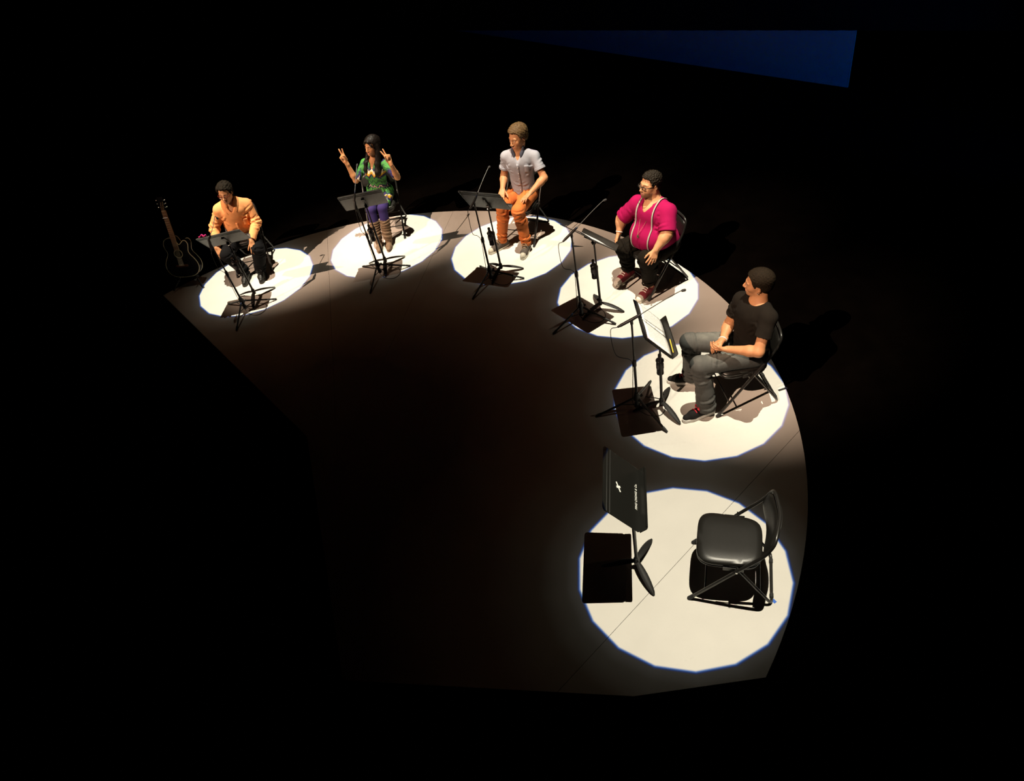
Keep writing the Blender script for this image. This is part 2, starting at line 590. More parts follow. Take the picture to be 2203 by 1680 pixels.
def make_stand(k):
    (x, y), yaw, tilt, z0 = STANDS[k]
    t = empty('music_stand', (x, y, 0), math.radians(yaw))
    o, u, up, nr = desk_frame(k)
    # lens-shaped base blades
    for a in (180, 64, -64):
        m = MB()
        ca, sa = math.cos(math.radians(a)), math.sin(math.radians(a))
        ns = 13
        V, Fc = [], []
        for i in range(ns):
            q = i / (ns - 1)
            r = 0.012 + 0.245 * q
            wd_ = 0.010 + 0.0155 * math.sin(math.pi * min(1, q * 0.93 + 0.07)) ** 0.7 if q < 0.98 else 0.006
            zc = 0.082 - 0.074 * q ** 1.6
            for (dy, dz) in ((-1, 0.0), (-0.6, 0.006), (0, 0.009), (0.6, 0.006), (1, 0.0), (0.5, -0.004), (-0.5, -0.004)):
                V.append((ca * r - sa * wd_ * dy, sa * r + ca * wd_ * dy, zc + dz + 0.002))
        for i in range(ns - 1):
            for j in range(7):
                Fc.append((i * 7 + j, i * 7 + (j + 1) % 7, (i + 1) * 7 + (j + 1) % 7, (i + 1) * 7 + j))
        Fc.append(tuple(range(7))[::-1])
        Fc.append(tuple((ns - 1) * 7 + j for j in range(7)))
        m.add(V, Fc)
        m.build('base_leg', mat('stand_base_black', (0.012, 0.0115, 0.0105), 0.6, spec=0.3), t, sharp=60)
    MB().lathe([(0.017, 0.055), (0.021, 0.062), (0.021, 0.11), (0.016, 0.125)], 16).build('hub', M_BLACKMETAL, t)
    MB().lathe([(0.0125, 0.10), (0.0125, 0.50), (0.0145, 0.505), (0.0145, 0.535), (0.0125, 0.54)], 14).build('lower_tube', M_BLACKMETAL, t)
    top = o + up * 0.055 - nr * 0.02
    MB().tube([(0, 0, 0.52), (0, 0, top[2] - 0.07), tuple(top)], [0.0085, 0.0085, 0.0085], 12).build('upper_tube', M_BLACKMETAL, t)
    # desk sheet with ribs along the top, rolled edges
    prof = [(0.0, 0.0), (DH - 0.075, 0.0), (DH - 0.072, 0.003), (DH - 0.062, 0.003), (DH - 0.059, 0.0), (DH - 0.045, 0.0), (DH - 0.042, 0.003), (DH - 0.034, 0.003), (DH - 0.031, 0.0), (DH, 0.0)]
    m = MB()
    us = [-DW / 2, -DW / 2 + 0.004, -DW / 2 + 0.018, 0, DW / 2 - 0.018, DW / 2 - 0.004, DW / 2]
    for side in (0, 1):
        G = np.zeros((len(prof), len(us), 3))
        for i, (v, e) in enumerate(prof):
            for j, uu in enumerate(us):
                vv = v
                if j in (0, 6):
                    vv = min(max(v, 0.014), DH - 0.014)
                elif j in (1, 5):
                    vv = min(max(v, 0.005), DH - 0.005)
                G[i, j] = o + u * uu + up * vv + nr * (e + (0.0025 if side else 0))
        m.grid(G if side else G[:, ::-1])
    me = m.mesh('desk')
    bm = bmesh.new()
    bm.from_mesh(me)
    bmesh.ops.bridge_loops(bm, edges=[e for e in bm.edges if e.is_boundary])
    bmesh.ops.recalc_face_normals(bm, faces=bm.faces)
    bm.to_mesh(me)
    bm.free()
    desk = link('desk', me, M_STANDGREY, t, smooth=False)
    R = np.stack([nr, u, up], 1)
    # ledge with rounded outer corners
    pl = [(0.0, -DW / 2), (0.050, -DW / 2), (0.060, -DW / 2 + 0.004), (0.064, -DW / 2 + 0.014), (0.064, DW / 2 - 0.014), (0.060, DW / 2 - 0.004), (0.050, DW / 2), (0.0, DW / 2)]
    MB().prism(pl, -0.0015, 0.0015, lambda a, b, c: o + nr * a + u * b + up * c).build('ledge', M_STANDGREY, t, smooth=False)
    MB().box(o + nr * 0.064 + up * 0.006, (0.002, DW - 0.028, 0.014), R).build('ledge_lip', M_STANDGREY, t, smooth=False)
    for sg in (-1, 1):
        MB().tube([o + u * sg * DW / 2 + up * 0.016, o + u * sg * DW / 2 + up * (DH - 0.016)], 0.0035, 8).build('rolled_edge', M_STANDGREY, t)
    MB().box(o + up * 0.10 - nr * 0.007, (0.012, 0.036, 0.20), R).build('desk_bracket', M_BLACKMETAL, t, smooth=False, bevel=0.003)
    MB().tube([top + np.array((0, 0.016, 0)), top - np.array((0, 0.016, 0))], 0.019, 14).build('tilt_hinge', M_BLACKMETAL, t)
    MB().tube([top - nr * 0.012, top - nr * 0.026], [0.010, 0.007], 10).build('hinge_bolt', M_CHROME, t)
    tag(t, STAND_LABEL[k], 'music stand', 'music stands around the stage arc')
    return t


stands = {k: make_stand(k) for k in STANDS}


def glyphs(text, size, name, place, m, parent):
    cu_ = bpy.data.curves.new('lettering', 'FONT')
    cu_.body = text
    cu_.size = size
    cu_.extrude = 0.0003
    cu_.offset = 0.0006
    cu_.shear = 0.12
    cu_.space_character = 1.12
    cu_.align_x = 'CENTER'
    ob_ = bpy.data.objects.new('lettering', cu_)
    COL.objects.link(ob_)
    bpy.context.view_layer.update()
    dg = bpy.context.evaluated_depsgraph_get()
    me = bpy.data.meshes.new_from_object(ob_.evaluated_get(dg))
    bpy.data.objects.remove(ob_, do_unlink=True)
    co = np.zeros(len(me.vertices) * 3)
    me.vertices.foreach_get('co', co)
    co = co.reshape(-1, 3)
    out = np.array([place(*c) for c in co])
    me.vertices.foreach_set('co', out.ravel())
    me.update()
    return link(name, me, m, parent, smooth=False)


# stand 6: hand lettering and tape cross on the tray face
o, u, up, nr = desk_frame(6)
glyphs('PING CHONG & Co.', 0.026, 'lettering', lambda a, b, c: o + u * (a * 0.80 + 0.010) + up * (b + 0.024) + nr * (0.0032 + c), M_WHITEPAINT, stands[6])['label'] = 'hand-painted white lettering along the tray edge'
for ang, ln_, wd_, hh in ((33, 0.072, 0.0105, 0.0040), (-62, 0.038, 0.0155, 0.0046)):
    a = math.radians(ang)
    uu, vv = math.cos(a) * u + math.sin(a) * up, -math.sin(a) * u + math.cos(a) * up
    c = o + u * -0.008 + up * 0.197 + nr * hh
    MB().box(c, (0.0008, ln_, wd_), np.stack([nr, uu, vv], 1)).build('tape_strip', M_WHITEPAINT, stands[6], smooth=False)

# ------------------------------------------------------------------ sheets and binder
M_COVER = mat('black_binder_cover', (0.016, 0.016, 0.016), 0.5)


def page_material(name, seed):
    m = bpy.data.materials.new(name)
    m.use_nodes = True
    nt = m.node_tree
    b = nt.nodes['Principled BSDF']
    b.inputs['Roughness'].default_value = 0.8
    at = nd(nt, 'ShaderNodeAttribute', attribute_name='page')
    sp = nd(nt, 'ShaderNodeSeparateXYZ')
    ln(nt, at.outputs['Vector'], sp.inputs[0])
    uu, vv = sp.outputs[0], sp.outputs[1]
    line = mth(nt, 'LESS_THAN', mth(nt, 'FRACT', mth(nt, 'MULTIPLY', vv, 26.0)), 0.38)
    nz = nd(nt, 'ShaderNodeTexNoise')
    nz.inputs['Scale'].default_value = 1.0
    mp = nd(nt, 'ShaderNodeCombineXYZ')
    ln(nt, mth(nt, 'MULTIPLY', uu, 70.0), mp.inputs[0])
    ln(nt, mth(nt, 'FLOOR', mth(nt, 'MULTIPLY', vv, 26.0)), mp.inputs[1])
    mp.inputs[2].default_value = seed
    ln(nt, mp.outputs[0], nz.inputs['Vector'])
    word = mth(nt, 'GREATER_THAN', nz.outputs[0], 0.42)
    nz2 = nd(nt, 'ShaderNodeTexNoise')
    nz2.inputs['Scale'].default_value = 1.0
    mp2 = nd(nt, 'ShaderNodeCombineXYZ')
    ln(nt, mth(nt, 'FLOOR', mth(nt, 'MULTIPLY', vv, 26.0)), mp2.inputs[1])
    mp2.inputs[0].default_value = 3.7 * seed
    ln(nt, mp2.outputs[0], nz2.inputs['Vector'])
    end = mth(nt, 'LESS_THAN', uu, mth(nt, 'ADD', 0.35, nz2.outputs[0]))
    marg = mth(nt, 'MULTIPLY', mth(nt, 'GREATER_THAN', uu, 0.1), mth(nt, 'MULTIPLY', mth(nt, 'LESS_THAN', uu, 0.9), mth(nt, 'MULTIPLY', mth(nt, 'GREATER_THAN', vv, 0.08), mth(nt, 'LESS_THAN', vv, 0.92))))
    fac = mth(nt, 'MULTIPLY', mth(nt, 'MULTIPLY', line, word), mth(nt, 'MULTIPLY', end, marg))
    mx = nd(nt, 'ShaderNodeMix', data_type='RGBA')
    ln(nt, mth(nt, 'MULTIPLY', fac, 0.62), mx.inputs[0])
    mx.inputs[6].default_value = (0.80, 0.80, 0.78, 1)
    mx.inputs[7].default_value = (0.05, 0.05, 0.055, 1)
    ln(nt, mx.outputs[2], b.inputs['Base Color'])
    return m


def sheet(name, k, u0, u1, v0, v1, lift, m, parent, curl=0.0, flip=1, n=9, thick=0.0006):
    o, u, up, nr = desk_frame(k)
    G = np.zeros((n, n, 3))
    A = []
    for i in range(n):
        for j in range(n):
            a, b = i / (n - 1), j / (n - 1)
            h = lift + curl * (math.sin(math.pi * a) * 0.7 + 0.3 * a * b)
            G[i, j] = o + u * (u0 + (u1 - u0) * a) + up * (v0 + (v1 - v0) * b) + nr * h
            A.append((a if flip > 0 else 1 - a, b, 0))
    mm = MB().grid(G)
    me = mm.mesh(name)
    at = me.attributes.new('page', 'FLOAT_VECTOR', 'POINT')
    at.data.foreach_set('vector', np.array(A, float).ravel())
    ob_ = link(name, me, m, parent)
    sd = ob_.modifiers.new('paper', 'SOLIDIFY')
    sd.thickness = thick
    sd.offset = 0
    return ob_


def on_stand(name, k):
    (x, y), yaw, tilt, z0 = STANDS[k]
    return empty(name, (x, y, 0), math.radians(yaw))


PG = [page_material('printed_page_%s' % c, s) for c, s in (('a', 1.3), ('b', 4.1))]
bd = on_stand('ring_binder', 5)
tag(bd, 'open black ring binder with printed white pages on the music stand', 'binder')
o, u, up, nr = desk_frame(5)
R5 = np.stack([nr, u, up], 1)
MB().box(o + u * -0.117 + up * 0.155 + nr * 0.006, (0.003, 0.228, 0.295), R5).build('cover', M_COVER, bd, smooth=False)
MB().box(o + u * 0.117 + up * 0.155 + nr * 0.006, (0.003, 0.228, 0.295), R5).build('cover', M_COVER, bd, smooth=False)
sheet('page', 5, -0.225, -0.006, 0.012, 0.295, 0.011, PG[0], bd, 0.006, -1)
sheet('page', 5, 0.006, 0.225, 0.012, 0.295, 0.011, PG[1], bd, 0.006, 1)
for v in (0.05, 0.155, 0.26):
    pts = [o + up * v + u * 0.016 * math.cos(a) + nr * (0.008 + 0.016 * math.sin(a)) for a in np.linspace(-0.2, math.pi + 0.2, 12)]
    MB().tube(pts, 0.0014, 6).build('ring', M_CHROME, bd)
pn = on_stand('pencil', 5)
tag(pn, 'yellow pencil lying in the tray under the ring binder', 'pencil')
MB().tube([o + u * -0.20 + nr * 0.030 + up * 0.0065, o + u * -0.05 + nr * 0.036 + up * 0.0065], 0.0038, 6).build('shaft', mat('yellow_pencil_paint', (0.75, 0.48, 0.05), 0.4), pn)
MB().tube([o + u * -0.05 + nr * 0.036 + up * 0.0065, o + u * -0.036 + nr * 0.0366 + up * 0.0065], [0.0038, 0.0006], 6).build('tip', mat('pencil_wood', (0.55, 0.36, 0.18), 0.7), pn)

ls = on_stand('paper_sheet', 4)
tag(ls, 'white loose sheet resting on the music stand of the person in magenta', 'paper')
sheet('leaf', 4, -0.120, 0.200, 0.006, 0.235, 0.008, PG[1], ls, 0.014, 1)
ls2 = on_stand('paper_sheet', 4)
tag(ls2, 'grey folder page beside the white sheet, before the person in the magenta shirt', 'paper')
sheet('leaf', 4, -0.240, 0.000, 0.006, 0.250, 0.005, mat('grey_card', (0.16, 0.155, 0.15), 0.8), ls2, 0.004, 1)
# little pink scrap on the top edge of the first stand
o, u, up, nr = desk_frame(1)
pk = on_stand('cloth_scrap', 1)
tag(pk, 'small crumpled pink cloth scrap on the tray of the leftmost music stand', 'cloth')
G = np.zeros((9, 9, 3))
for i in range(9):
    for j in range(9):
        a, b = i / 8 - 0.5, j / 8 - 0.5
        G[i, j] = o + u * (0.165 + a * 0.075) + up * (DH + 0.004 + b * 0.05) + nr * (0.012 + 0.010 * math.sin(9 * a + 4 * b) + 0.008 * math.cos(13 * b - 5 * a))
po = link('folded_cloth', MB().grid(G).mesh('folded_cloth'), mat('hot_pink_cloth', (0.75, 0.03, 0.22), 0.8), pk)
sd = po.modifiers.new('thickness', 'SOLIDIFY')
sd.thickness = 0.003

# ------------------------------------------------------------------ water bottles clipped to the stands
M_BOTTLE = mat('dark_bottle_plastic', (0.018, 0.018, 0.020), 0.18, spec=0.6)
M_BCAP = mat('black_bottle_cap', (0.010, 0.010, 0.010), 0.35)
M_BLABEL = mat('bottle_band', (0.05, 0.05, 0.055), 0.6)
BOT_LABEL = {1: 'dark water bottle hanging on the stand before the person in orange shirt', 2: 'dark water bottle hanging on the stand before the person in the dress',
             3: 'dark water bottle hanging beside the leg of orange trousers', 4: 'dark water bottle clipped to the stand before the person in magenta',
             5: 'dark water bottle clipped under the stand with the ring binder'}
b0 = None
for k in range(1, 6):
    (x, y), yaw, tilt, z0 = STANDS[k]
    if b0 is None:
        b0 = empty('water_bottle')
        MB().lathe([(0.024, 0.0), (0.030, 0.004), (0.031, 0.02), (0.029, 0.03), (0.031, 0.04), (0.029, 0.055), (0.031, 0.065), (0.031, 0.12), (0.029, 0.135), (0.024, 0.16), (0.014, 0.185), (0.012, 0.195)], 18).build('bottle_body', M_BOTTLE, b0)
        MB().lathe([(0.0322, 0.070), (0.0325, 0.072), (0.0325, 0.112), (0.0322, 0.114)], 18).build('label_band', M_BLABEL, b0)
        MB().lathe([(0.0145, 0.193), (0.0150, 0.197), (0.0150, 0.214), (0.0135, 0.217)], 14).build('cap', M_BCAP, b0)
        MB().tube([(0.0, -0.034, 0.15), (0.0, -0.062, 0.15)], 0.005, 8).build('clip', M_BCAP, b0)
        MB().lathe([(0.0325, 0.142), (0.0345, 0.144), (0.0345, 0.156), (0.0325, 0.158)], 18).build('holder_ring', M_BCAP, b0)
        b = b0
    else:
        b = copy_tree(b0)
    a = math.radians(yaw)
    b.location = (x - math.sin(a) * 0.052 + math.cos(a) * 0.005, y + math.cos(a) * 0.052 + math.sin(a) * 0.005, 0.365)
    b.rotation_euler = (0, 0, a)
    tag(b, BOT_LABEL[k], 'bottle', 'water bottles on the music stands')

# ------------------------------------------------------------------ microphone stands and microphones
MICS = {1: ((-2.88, 7.31), 17, 0.985, (0.043, 0.42, 0.043), (-0.012, -0.055, -0.115)), 2: ((-1.22, 7.40), 8, 1.0, (0.10, 0.38, 0.215), (-0.01, -0.06, -0.10)),
        3: ((0.07, 6.72), -15, 1.0, (0.235, 0.30, 0.185), (-0.058, -0.05, -0.04)), 4: ((0.88, 5.68), 83, 1.0, (0.355, 0.11, 0.19), (-0.095, -0.03, -0.05)),
        5: ((1.04, 4.24), 55, 1.0, (0.40, -0.02, 0.18), (-0.115, 0.005, -0.045))}
WHO = {1: 'the person in the orange shirt', 2: 'the person in the green dress', 3: 'the person in orange trousers', 4: 'the person in magenta', 5: 'the person in the black t-shirt'}
M_CABLE = mat('black_cable', (0.010, 0.010, 0.010), 0.6)
for k, ((x, y), a0_, zt, hd, tl) in MICS.items():
    t = empty('microphone_stand', (x, y, 0), 0)
    for j in range(3):
        a = math.radians(a0_ + 120 * j)
        c, s = math.cos(a), math.sin(a)
        lg = MB().tube([(c * 0.022, s * 0.022, 0.155), (c * 0.35, s * 0.35, 0.018)], [0.0105, 0.0095], 10).build('tripod_leg', M_BLACKMETAL, t)
        MB().tube([(c * 0.325, s * 0.325, 0.0285), (c * 0.372, s * 0.372, 0.0105)], [0.0125, 0.0095], 10).build('rubber_foot', M_RUBBER, lg)
        MB().tube([(c * 0.016, s * 0.016, 0.072), (c * 0.15, s * 0.15, 0.10)], 0.0045, 6).build('leg_strut', M_BLACKMETAL, t)
    MB().lathe([(0.017, 0.045), (0.023, 0.055), (0.024, 0.085), (0.016, 0.10), (0.016, 0.125), (0.030, 0.135), (0.031, 0.172), (0.021, 0.195), (0.016, 0.215)], 18).build('hub', M_BLACKMETAL, t)
    MB().tube([(0.02, 0.0, 0.155), (0.052, 0.012, 0.158)], [0.007, 0.012], 8).build('hub_knob', M_RUBBER, t)
    MB().lathe([(0.0115, 0.05), (0.0115, 0.52), (0.0155, 0.525), (0.0165, 0.545), (0.0165, 0.575), (0.0125, 0.59)], 14).build('lower_tube', M_BLACKMETAL, t)
    MB().lathe([(0.0085, 0.55), (0.0085, zt - 0.03), (0.0125, zt - 0.025), (0.0125, zt + 0.005), (0.008, zt + 0.01)], 12).build('upper_tube', M_BLACKMETAL, t)
    tag(t, 'slim black tripod microphone stand before ' + WHO[k], 'mic stand', 'microphone stands')
    # microphone: handle, thin neck, small capsule, cable
    mi = empty('microphone', (x, y, 0), 0)
    C = np.array((0, 0, zt + 0.018))
    hd, tl = np.array(hd), np.array(tl)
    dirn = hd - tl
    dirn = dirn / np.linalg.norm(dirn)
    T = C + tl
    H = C + hd
    e = C + (hd - 0) * 0.16
    MB().tube([T, T + (C - T) * 0.25, C, e, e + (H - e) * 0.05], [0.008, 0.0125, 0.0135, 0.0115, 0.006], 12).build('handle', M_BLACKMETAL, mi)
    MB().tube([C - np.array((0, 0, 0.025)), C + np.array((0, 0, 0.004))], [0.009, 0.016], 10).build('clip', M_BLACKMETAL, mi)
    up3 = np.array((0, 0, 1.0))
    mid = e + (H - e) * 0.55 + up3 * 0.008
    near = e + (H - e) * 0.92 + up3 * (0.006 if k != 1 else 0.03)
    neck = catmull([e, mid, near, H], 6)
    MB().tube(neck, 0.0036, 8).build('gooseneck', mat('mic_neck_grey', (0.03, 0.03, 0.028), 0.5), mi)
    hv = (neck[-1] - neck[-4])
    hv = hv / np.linalg.norm(hv)
    MB().tube([H - hv * 0.006, H + hv * 0.002, H + hv * 0.024, H + hv * 0.031], [0.005, 0.0105, 0.0115, 0.008], 12).build('capsule', M_RUBBER, mi)
    ra = math.radians(a0_ + 30)
    side = np.array((-1.0, -0.15, 0)) if k > 2 else np.array((-0.35, -0.6, 0))
    side /= np.linalg.norm(side)
    pts = [T, T + np.array((tl[0], tl[1], -0.05)) * 0.5, T * np.array((1, 1, 0)) + side * 0.035 + np.array((0, 0, zt - 0.30)), side * 0.045 + np.array((0, 0, 0.62)), side * 0.018 + np.array((0, 0, 0.545)),
           side * 0.03 + np.array((0, 0, 0.30)), side * 0.04 + np.array((0.01, 0.02, 0.06)), np.array((0.06, -0.09, 0.006)), np.array((0.16, -0.13, 0.006)), np.array((0.23, -0.06, 0.006)), np.array((0.22, 0.06, 0.006)), np.array((0.11, 0.13, 0.006))]
    MB().tube(catmull(pts, 7), 0.0030, 6).build('cable', M_CABLE, mi)
    tag(mi, 'thin gooseneck microphone reaching toward ' + WHO[k], 'microphone', 'gooseneck microphones')

# ------------------------------------------------------------------ guitar and its stand
M_GBODY = mat('black_gloss_lacquer', (0.008, 0.008, 0.009), 0.12, spec=0.6, coat=0.5)
M_BIND = mat('cream_binding', (0.42, 0.36, 0.23), 0.35)
M_ROSE = mat('rosewood_fretboard', (0.085, 0.030, 0.014), 0.5, var=0.3, vscale=60)
M_FRET = mat('fret_wire', (0.60, 0.55, 0.42), 0.3, metal=0.8)
GB = np.array((-3.735, 8.285, 0.135))
GYAW = math.radians(-97)
gf = np.array((math.cos(GYAW), math.sin(GYAW), 0))                      # way the top faces
gr = np.array((-gf[1], gf[0], 0))                                       # right as seen from the front
GT = math.radians(14)
ga = np.array((0, 0, 1.0)) * math.cos(GT) - gf * math.sin(GT)           # neck axis
gn = gf * math.cos(GT) + np.array((0, 0, 1.0)) * math.sin(GT)           # top normal


GR = math.radians(4.5)
ga, gr = ga * math.cos(GR) + gr * math.sin(GR), gr * math.cos(GR) - ga * math.sin(GR)


def gp(x, y, z):
    x, y, z = x * 1.05, y * 1.05 - 0.006, z * 1.05
    return gr * x + ga * y + gn * z


gt = empty('guitar', GB, 0)
tag(gt, 'black acoustic cutaway guitar with cream edging on a floor stand', 'guitar')
half = [(0.0, 0.0), (0.10, 0.010), (0.165, 0.045), (0.198, 0.105), (0.197, 0.170), (0.170, 0.230), (0.138, 0.280), (0.130, 0.320), (0.142, 0.365), (0.150, 0.405), (0.135, 0.442), (0.105, 0.448), (0.075, 0.425), (0.048, 0.405), (0.030, 0.420), (0.0, 0.482),
        (-0.06, 0.492), (-0.115, 0.470), (-0.142, 0.420), (-0.140, 0.365), (-0.126, 0.318), (-0.140, 0.275), (-0.172, 0.228), (-0.197, 0.170), (-0.198, 0.105), (-0.165, 0.045), (-0.10, 0.010)]
loop = catmull([(*q, 0) for q in half + [half[0]]], 5)[:-1]
loop2 = [(q[0], q[1]) for q in loop]
MB().prism(loop2, -0.05, 0.05, gp).build('body', M_GBODY, gt, sharp=35)
for zz in (0.0495, -0.0495):
    MB().tube([gp(a, b, zz) for a, b in loop2] + [gp(*loop2[0], zz)], 0.0042, 6, cap=False).build('binding', M_BIND, gt)
MB().lathe([(0.048, 0.0), (0.048, 0.0016), (0.056, 0.0016), (0.056, 0.0)], 28, gp(0, 0.295, 0.0502), np.stack([gr, ga, gn], 1)).build('rosette', M_BIND, gt)
MB().lathe([(0.047, 0.0), (0.047, 0.0012), (0.010, 0.0012)], 28, gp(0, 0.295, 0.0502), np.stack([gr, ga, gn], 1)).build('sound_hole', mat('sound_hole_dark', (0.002, 0.002, 0.002), 1.0, spec=0.0), gt)
RG = np.stack([gr, ga, gn], 1)
MB().box(gp(0, 0.145, 0.055), (0.155, 0.030, 0.010), RG).build('bridge', M_ROSE, gt, smooth=False, bevel=0.003)
MB().box(gp(0, 0.152, 0.0615), (0.075, 0.003, 0.004), RG).build('saddle', M_BIND, gt, smooth=False)


def taper(w0, w1, y0, y1, z0, z1):
    return [(-w0, y0, z0), (w0, y0, z0), (w1, y1, z0), (-w1, y1, z0)], z1


def plate(w0, w1, y0, y1, z0, z1, name, m, n_=1):
    pl_ = [(-w0, y0), (w0, y0), (w1, y1), (-w1, y1)]
    return MB().prism(pl_, z0, z1, gp).build(name, m, gt, smooth=False)


plate(0.028, 0.0215, 0.345, 0.815, 0.052, 0.060, 'fretboard', M_ROSE)
plate(0.025, 0.020, 0.46, 0.82, 0.030, 0.052, 'neck', mat('neck_mahogany', (0.10, 0.045, 0.02), 0.4))
plate(0.0295, 0.0235, 0.345, 0.815, 0.0515, 0.0585, 'neck_binding', M_BIND)
plate(0.0215, 0.0215, 0.813, 0.819, 0.052, 0.064, 'nut', M_BIND)
plate(0.024, 0.036, 0.819, 0.975, 0.034, 0.050, 'headstock', M_GBODY)
sc_len = 0.648
for i in range(1, 19):
    yy = 0.815 - sc_len * (1 - 2 ** (-i / 12)) * 1.0
    if yy < 0.35:
        break
    wd_ = 0.0215 + (0.815 - yy) / 0.47 * 0.0065
    MB().tube([gp(-wd_, yy, 0.0605), gp(wd_, yy, 0.0605)], 0.0015, 6).build('fret', M_FRET, gt)
for i in range(6):
    s = -0.0165 + i * 0.0066
    MB().tube([gp(s * 1.6, 0.150, 0.063), gp(s, 0.816, 0.0645), gp(s * 1.2, 0.86 + 0.03 * (i % 3), 0.052)], 0.0006, 4).build('string', M_FRET, gt)
for i in range(3):
    for sg in (-1, 1):
        yy = 0.855 + 0.04 * i
        MB().tube([gp(sg * 0.026, yy, 0.040), gp(sg * 0.050, yy, 0.040)], [0.004, 0.0042], 8).build('tuner', M_CHROME, gt)
        MB().lathe([(0.004, 0), (0.009, 0.003), (0.009, 0.009), (0.004, 0.012)], 10, gp(sg * 0.050, yy, 0.034), RG).build('tuner_button', M_CHROME, gt)
cp = empty('capo', GB, 0)
tag(cp, 'silver capo clamped across the guitar neck', 'capo')
MB().box(gp(0.002, 0.735, 0.0725), (0.062, 0.012, 0.013), RG).build('bar', M_CHROME, cp, smooth=False, bevel=0.003)
MB().box(gp(0.031, 0.735, 0.045), (0.008, 0.012, 0.055), RG).build('side_arm', M_CHROME, cp, smooth=False, bevel=0.002)
MB().box(gp(0.004, 0.735, 0.022), (0.050, 0.012, 0.008), RG).build('lower_jaw', M_CHROME, cp, smooth=False, bevel=0.002)
# stand
gs = empty('guitar_stand', (GB[0], GB[1], 0), 0)
tag(gs, 'low black tubular floor stand holding the guitar', 'stand')
bh = -gf * 0.09
ap = bh + np.array((0, 0, 0.30))
MB().tube(rounded([ap, bh * 1.9 + np.array((0, 0, 0.012)) - gf * 0.06, ], 0.02), 0.010, 10).build('rear_leg', M_BLACKMETAL, gs)
for sg in (-1, 1):
    foot = gf * 0.15 + gr * sg * 0.20 + np.array((0, 0, 0.014))
    lg = MB().tube([ap + gr * sg * 0.02, gf * 0.03 + gr * sg * 0.12 + np.array((0, 0, 0.10)), foot], 0.010, 10).build('front_leg', M_BLACKMETAL, gs)
    MB().tube([foot - (gf * 0.11 + gr * sg * 0.07 - np.array((0, 0, 0.07))) * 0.12, foot + np.array((0, 0, -0.004))], [0.0125, 0.0135], 10).build('rubber_foot', M_RUBBER, lg)
    arm = [gr * sg * 0.11 - gf * 0.05 + np.array((0, 0, 0.118)), gr * sg * 0.11 + gf * 0.085 + np.array((0, 0, 0.098)), gr * sg * 0.11 + gf * 0.10 + np.array((0, 0, 0.125))]
    MB().tube(rounded(arm, 0.02), 0.0085, 10).build('cradle_arm', M_RUBBER, gs)
MB().tube([gr * 0.13 + np.array((0, 0, 0.105)) + gf * 0.0, gr * -0.13 + np.array((0, 0, 0.105)) + gf * 0.0], 0.009, 10).build('cross_bar', M_BLACKMETAL, gs)

# ------------------------------------------------------------------ tape marks on the deck
bt = MB().box((1.386, 2.235, 0.0006), (0.022, 0.030, 0.001), Matrix.Rotation(0.4, 3, 'Z')).build('tape_mark', mat('blue_tape', (0.02, 0.12, 0.55), 0.6), smooth=False)
tag(bt, 'small square of blue spike tape beside the empty chair', 'tape')
bt2 = MB().box((2.285, 4.080, 0.0006), (0.085, 0.022, 0.001), Matrix.Rotation(0.1, 3, 'Z')).build('tape_mark', mat('black_tape', (0.012, 0.012, 0.012), 0.6), smooth=False)
tag(bt2, 'short strip of black tape at the deck edge behind the jeans-wearing person', 'tape')

# ------------------------------------------------------------------ people: implicit-surface modelling kit


def v3(*a):
    return np.array(a if len(a) > 1 else a[0], float)


def unit(a):
    return a / (np.linalg.norm(a) + 1e-12)


def smin(a, b, k):
    if k <= 0:
        return np.minimum(a, b)
    h = np.maximum(k - np.abs(a - b), 0) / k
    return np.minimum(a, b) - h * h * k * 0.25


def smax(a, b, k):
    return -smin(-a, -b, k)


def wob(P, freq, seed, n=7):
    r = np.random.default_rng(seed)
    out = np.zeros(len(P))
    for i in range(n):
        d = unit(r.normal(size=3)) * freq * r.uniform(0.7, 1.4)
        out += np.sin(P @ d + r.uniform(0, 6.28))
    return out / math.sqrt(n)


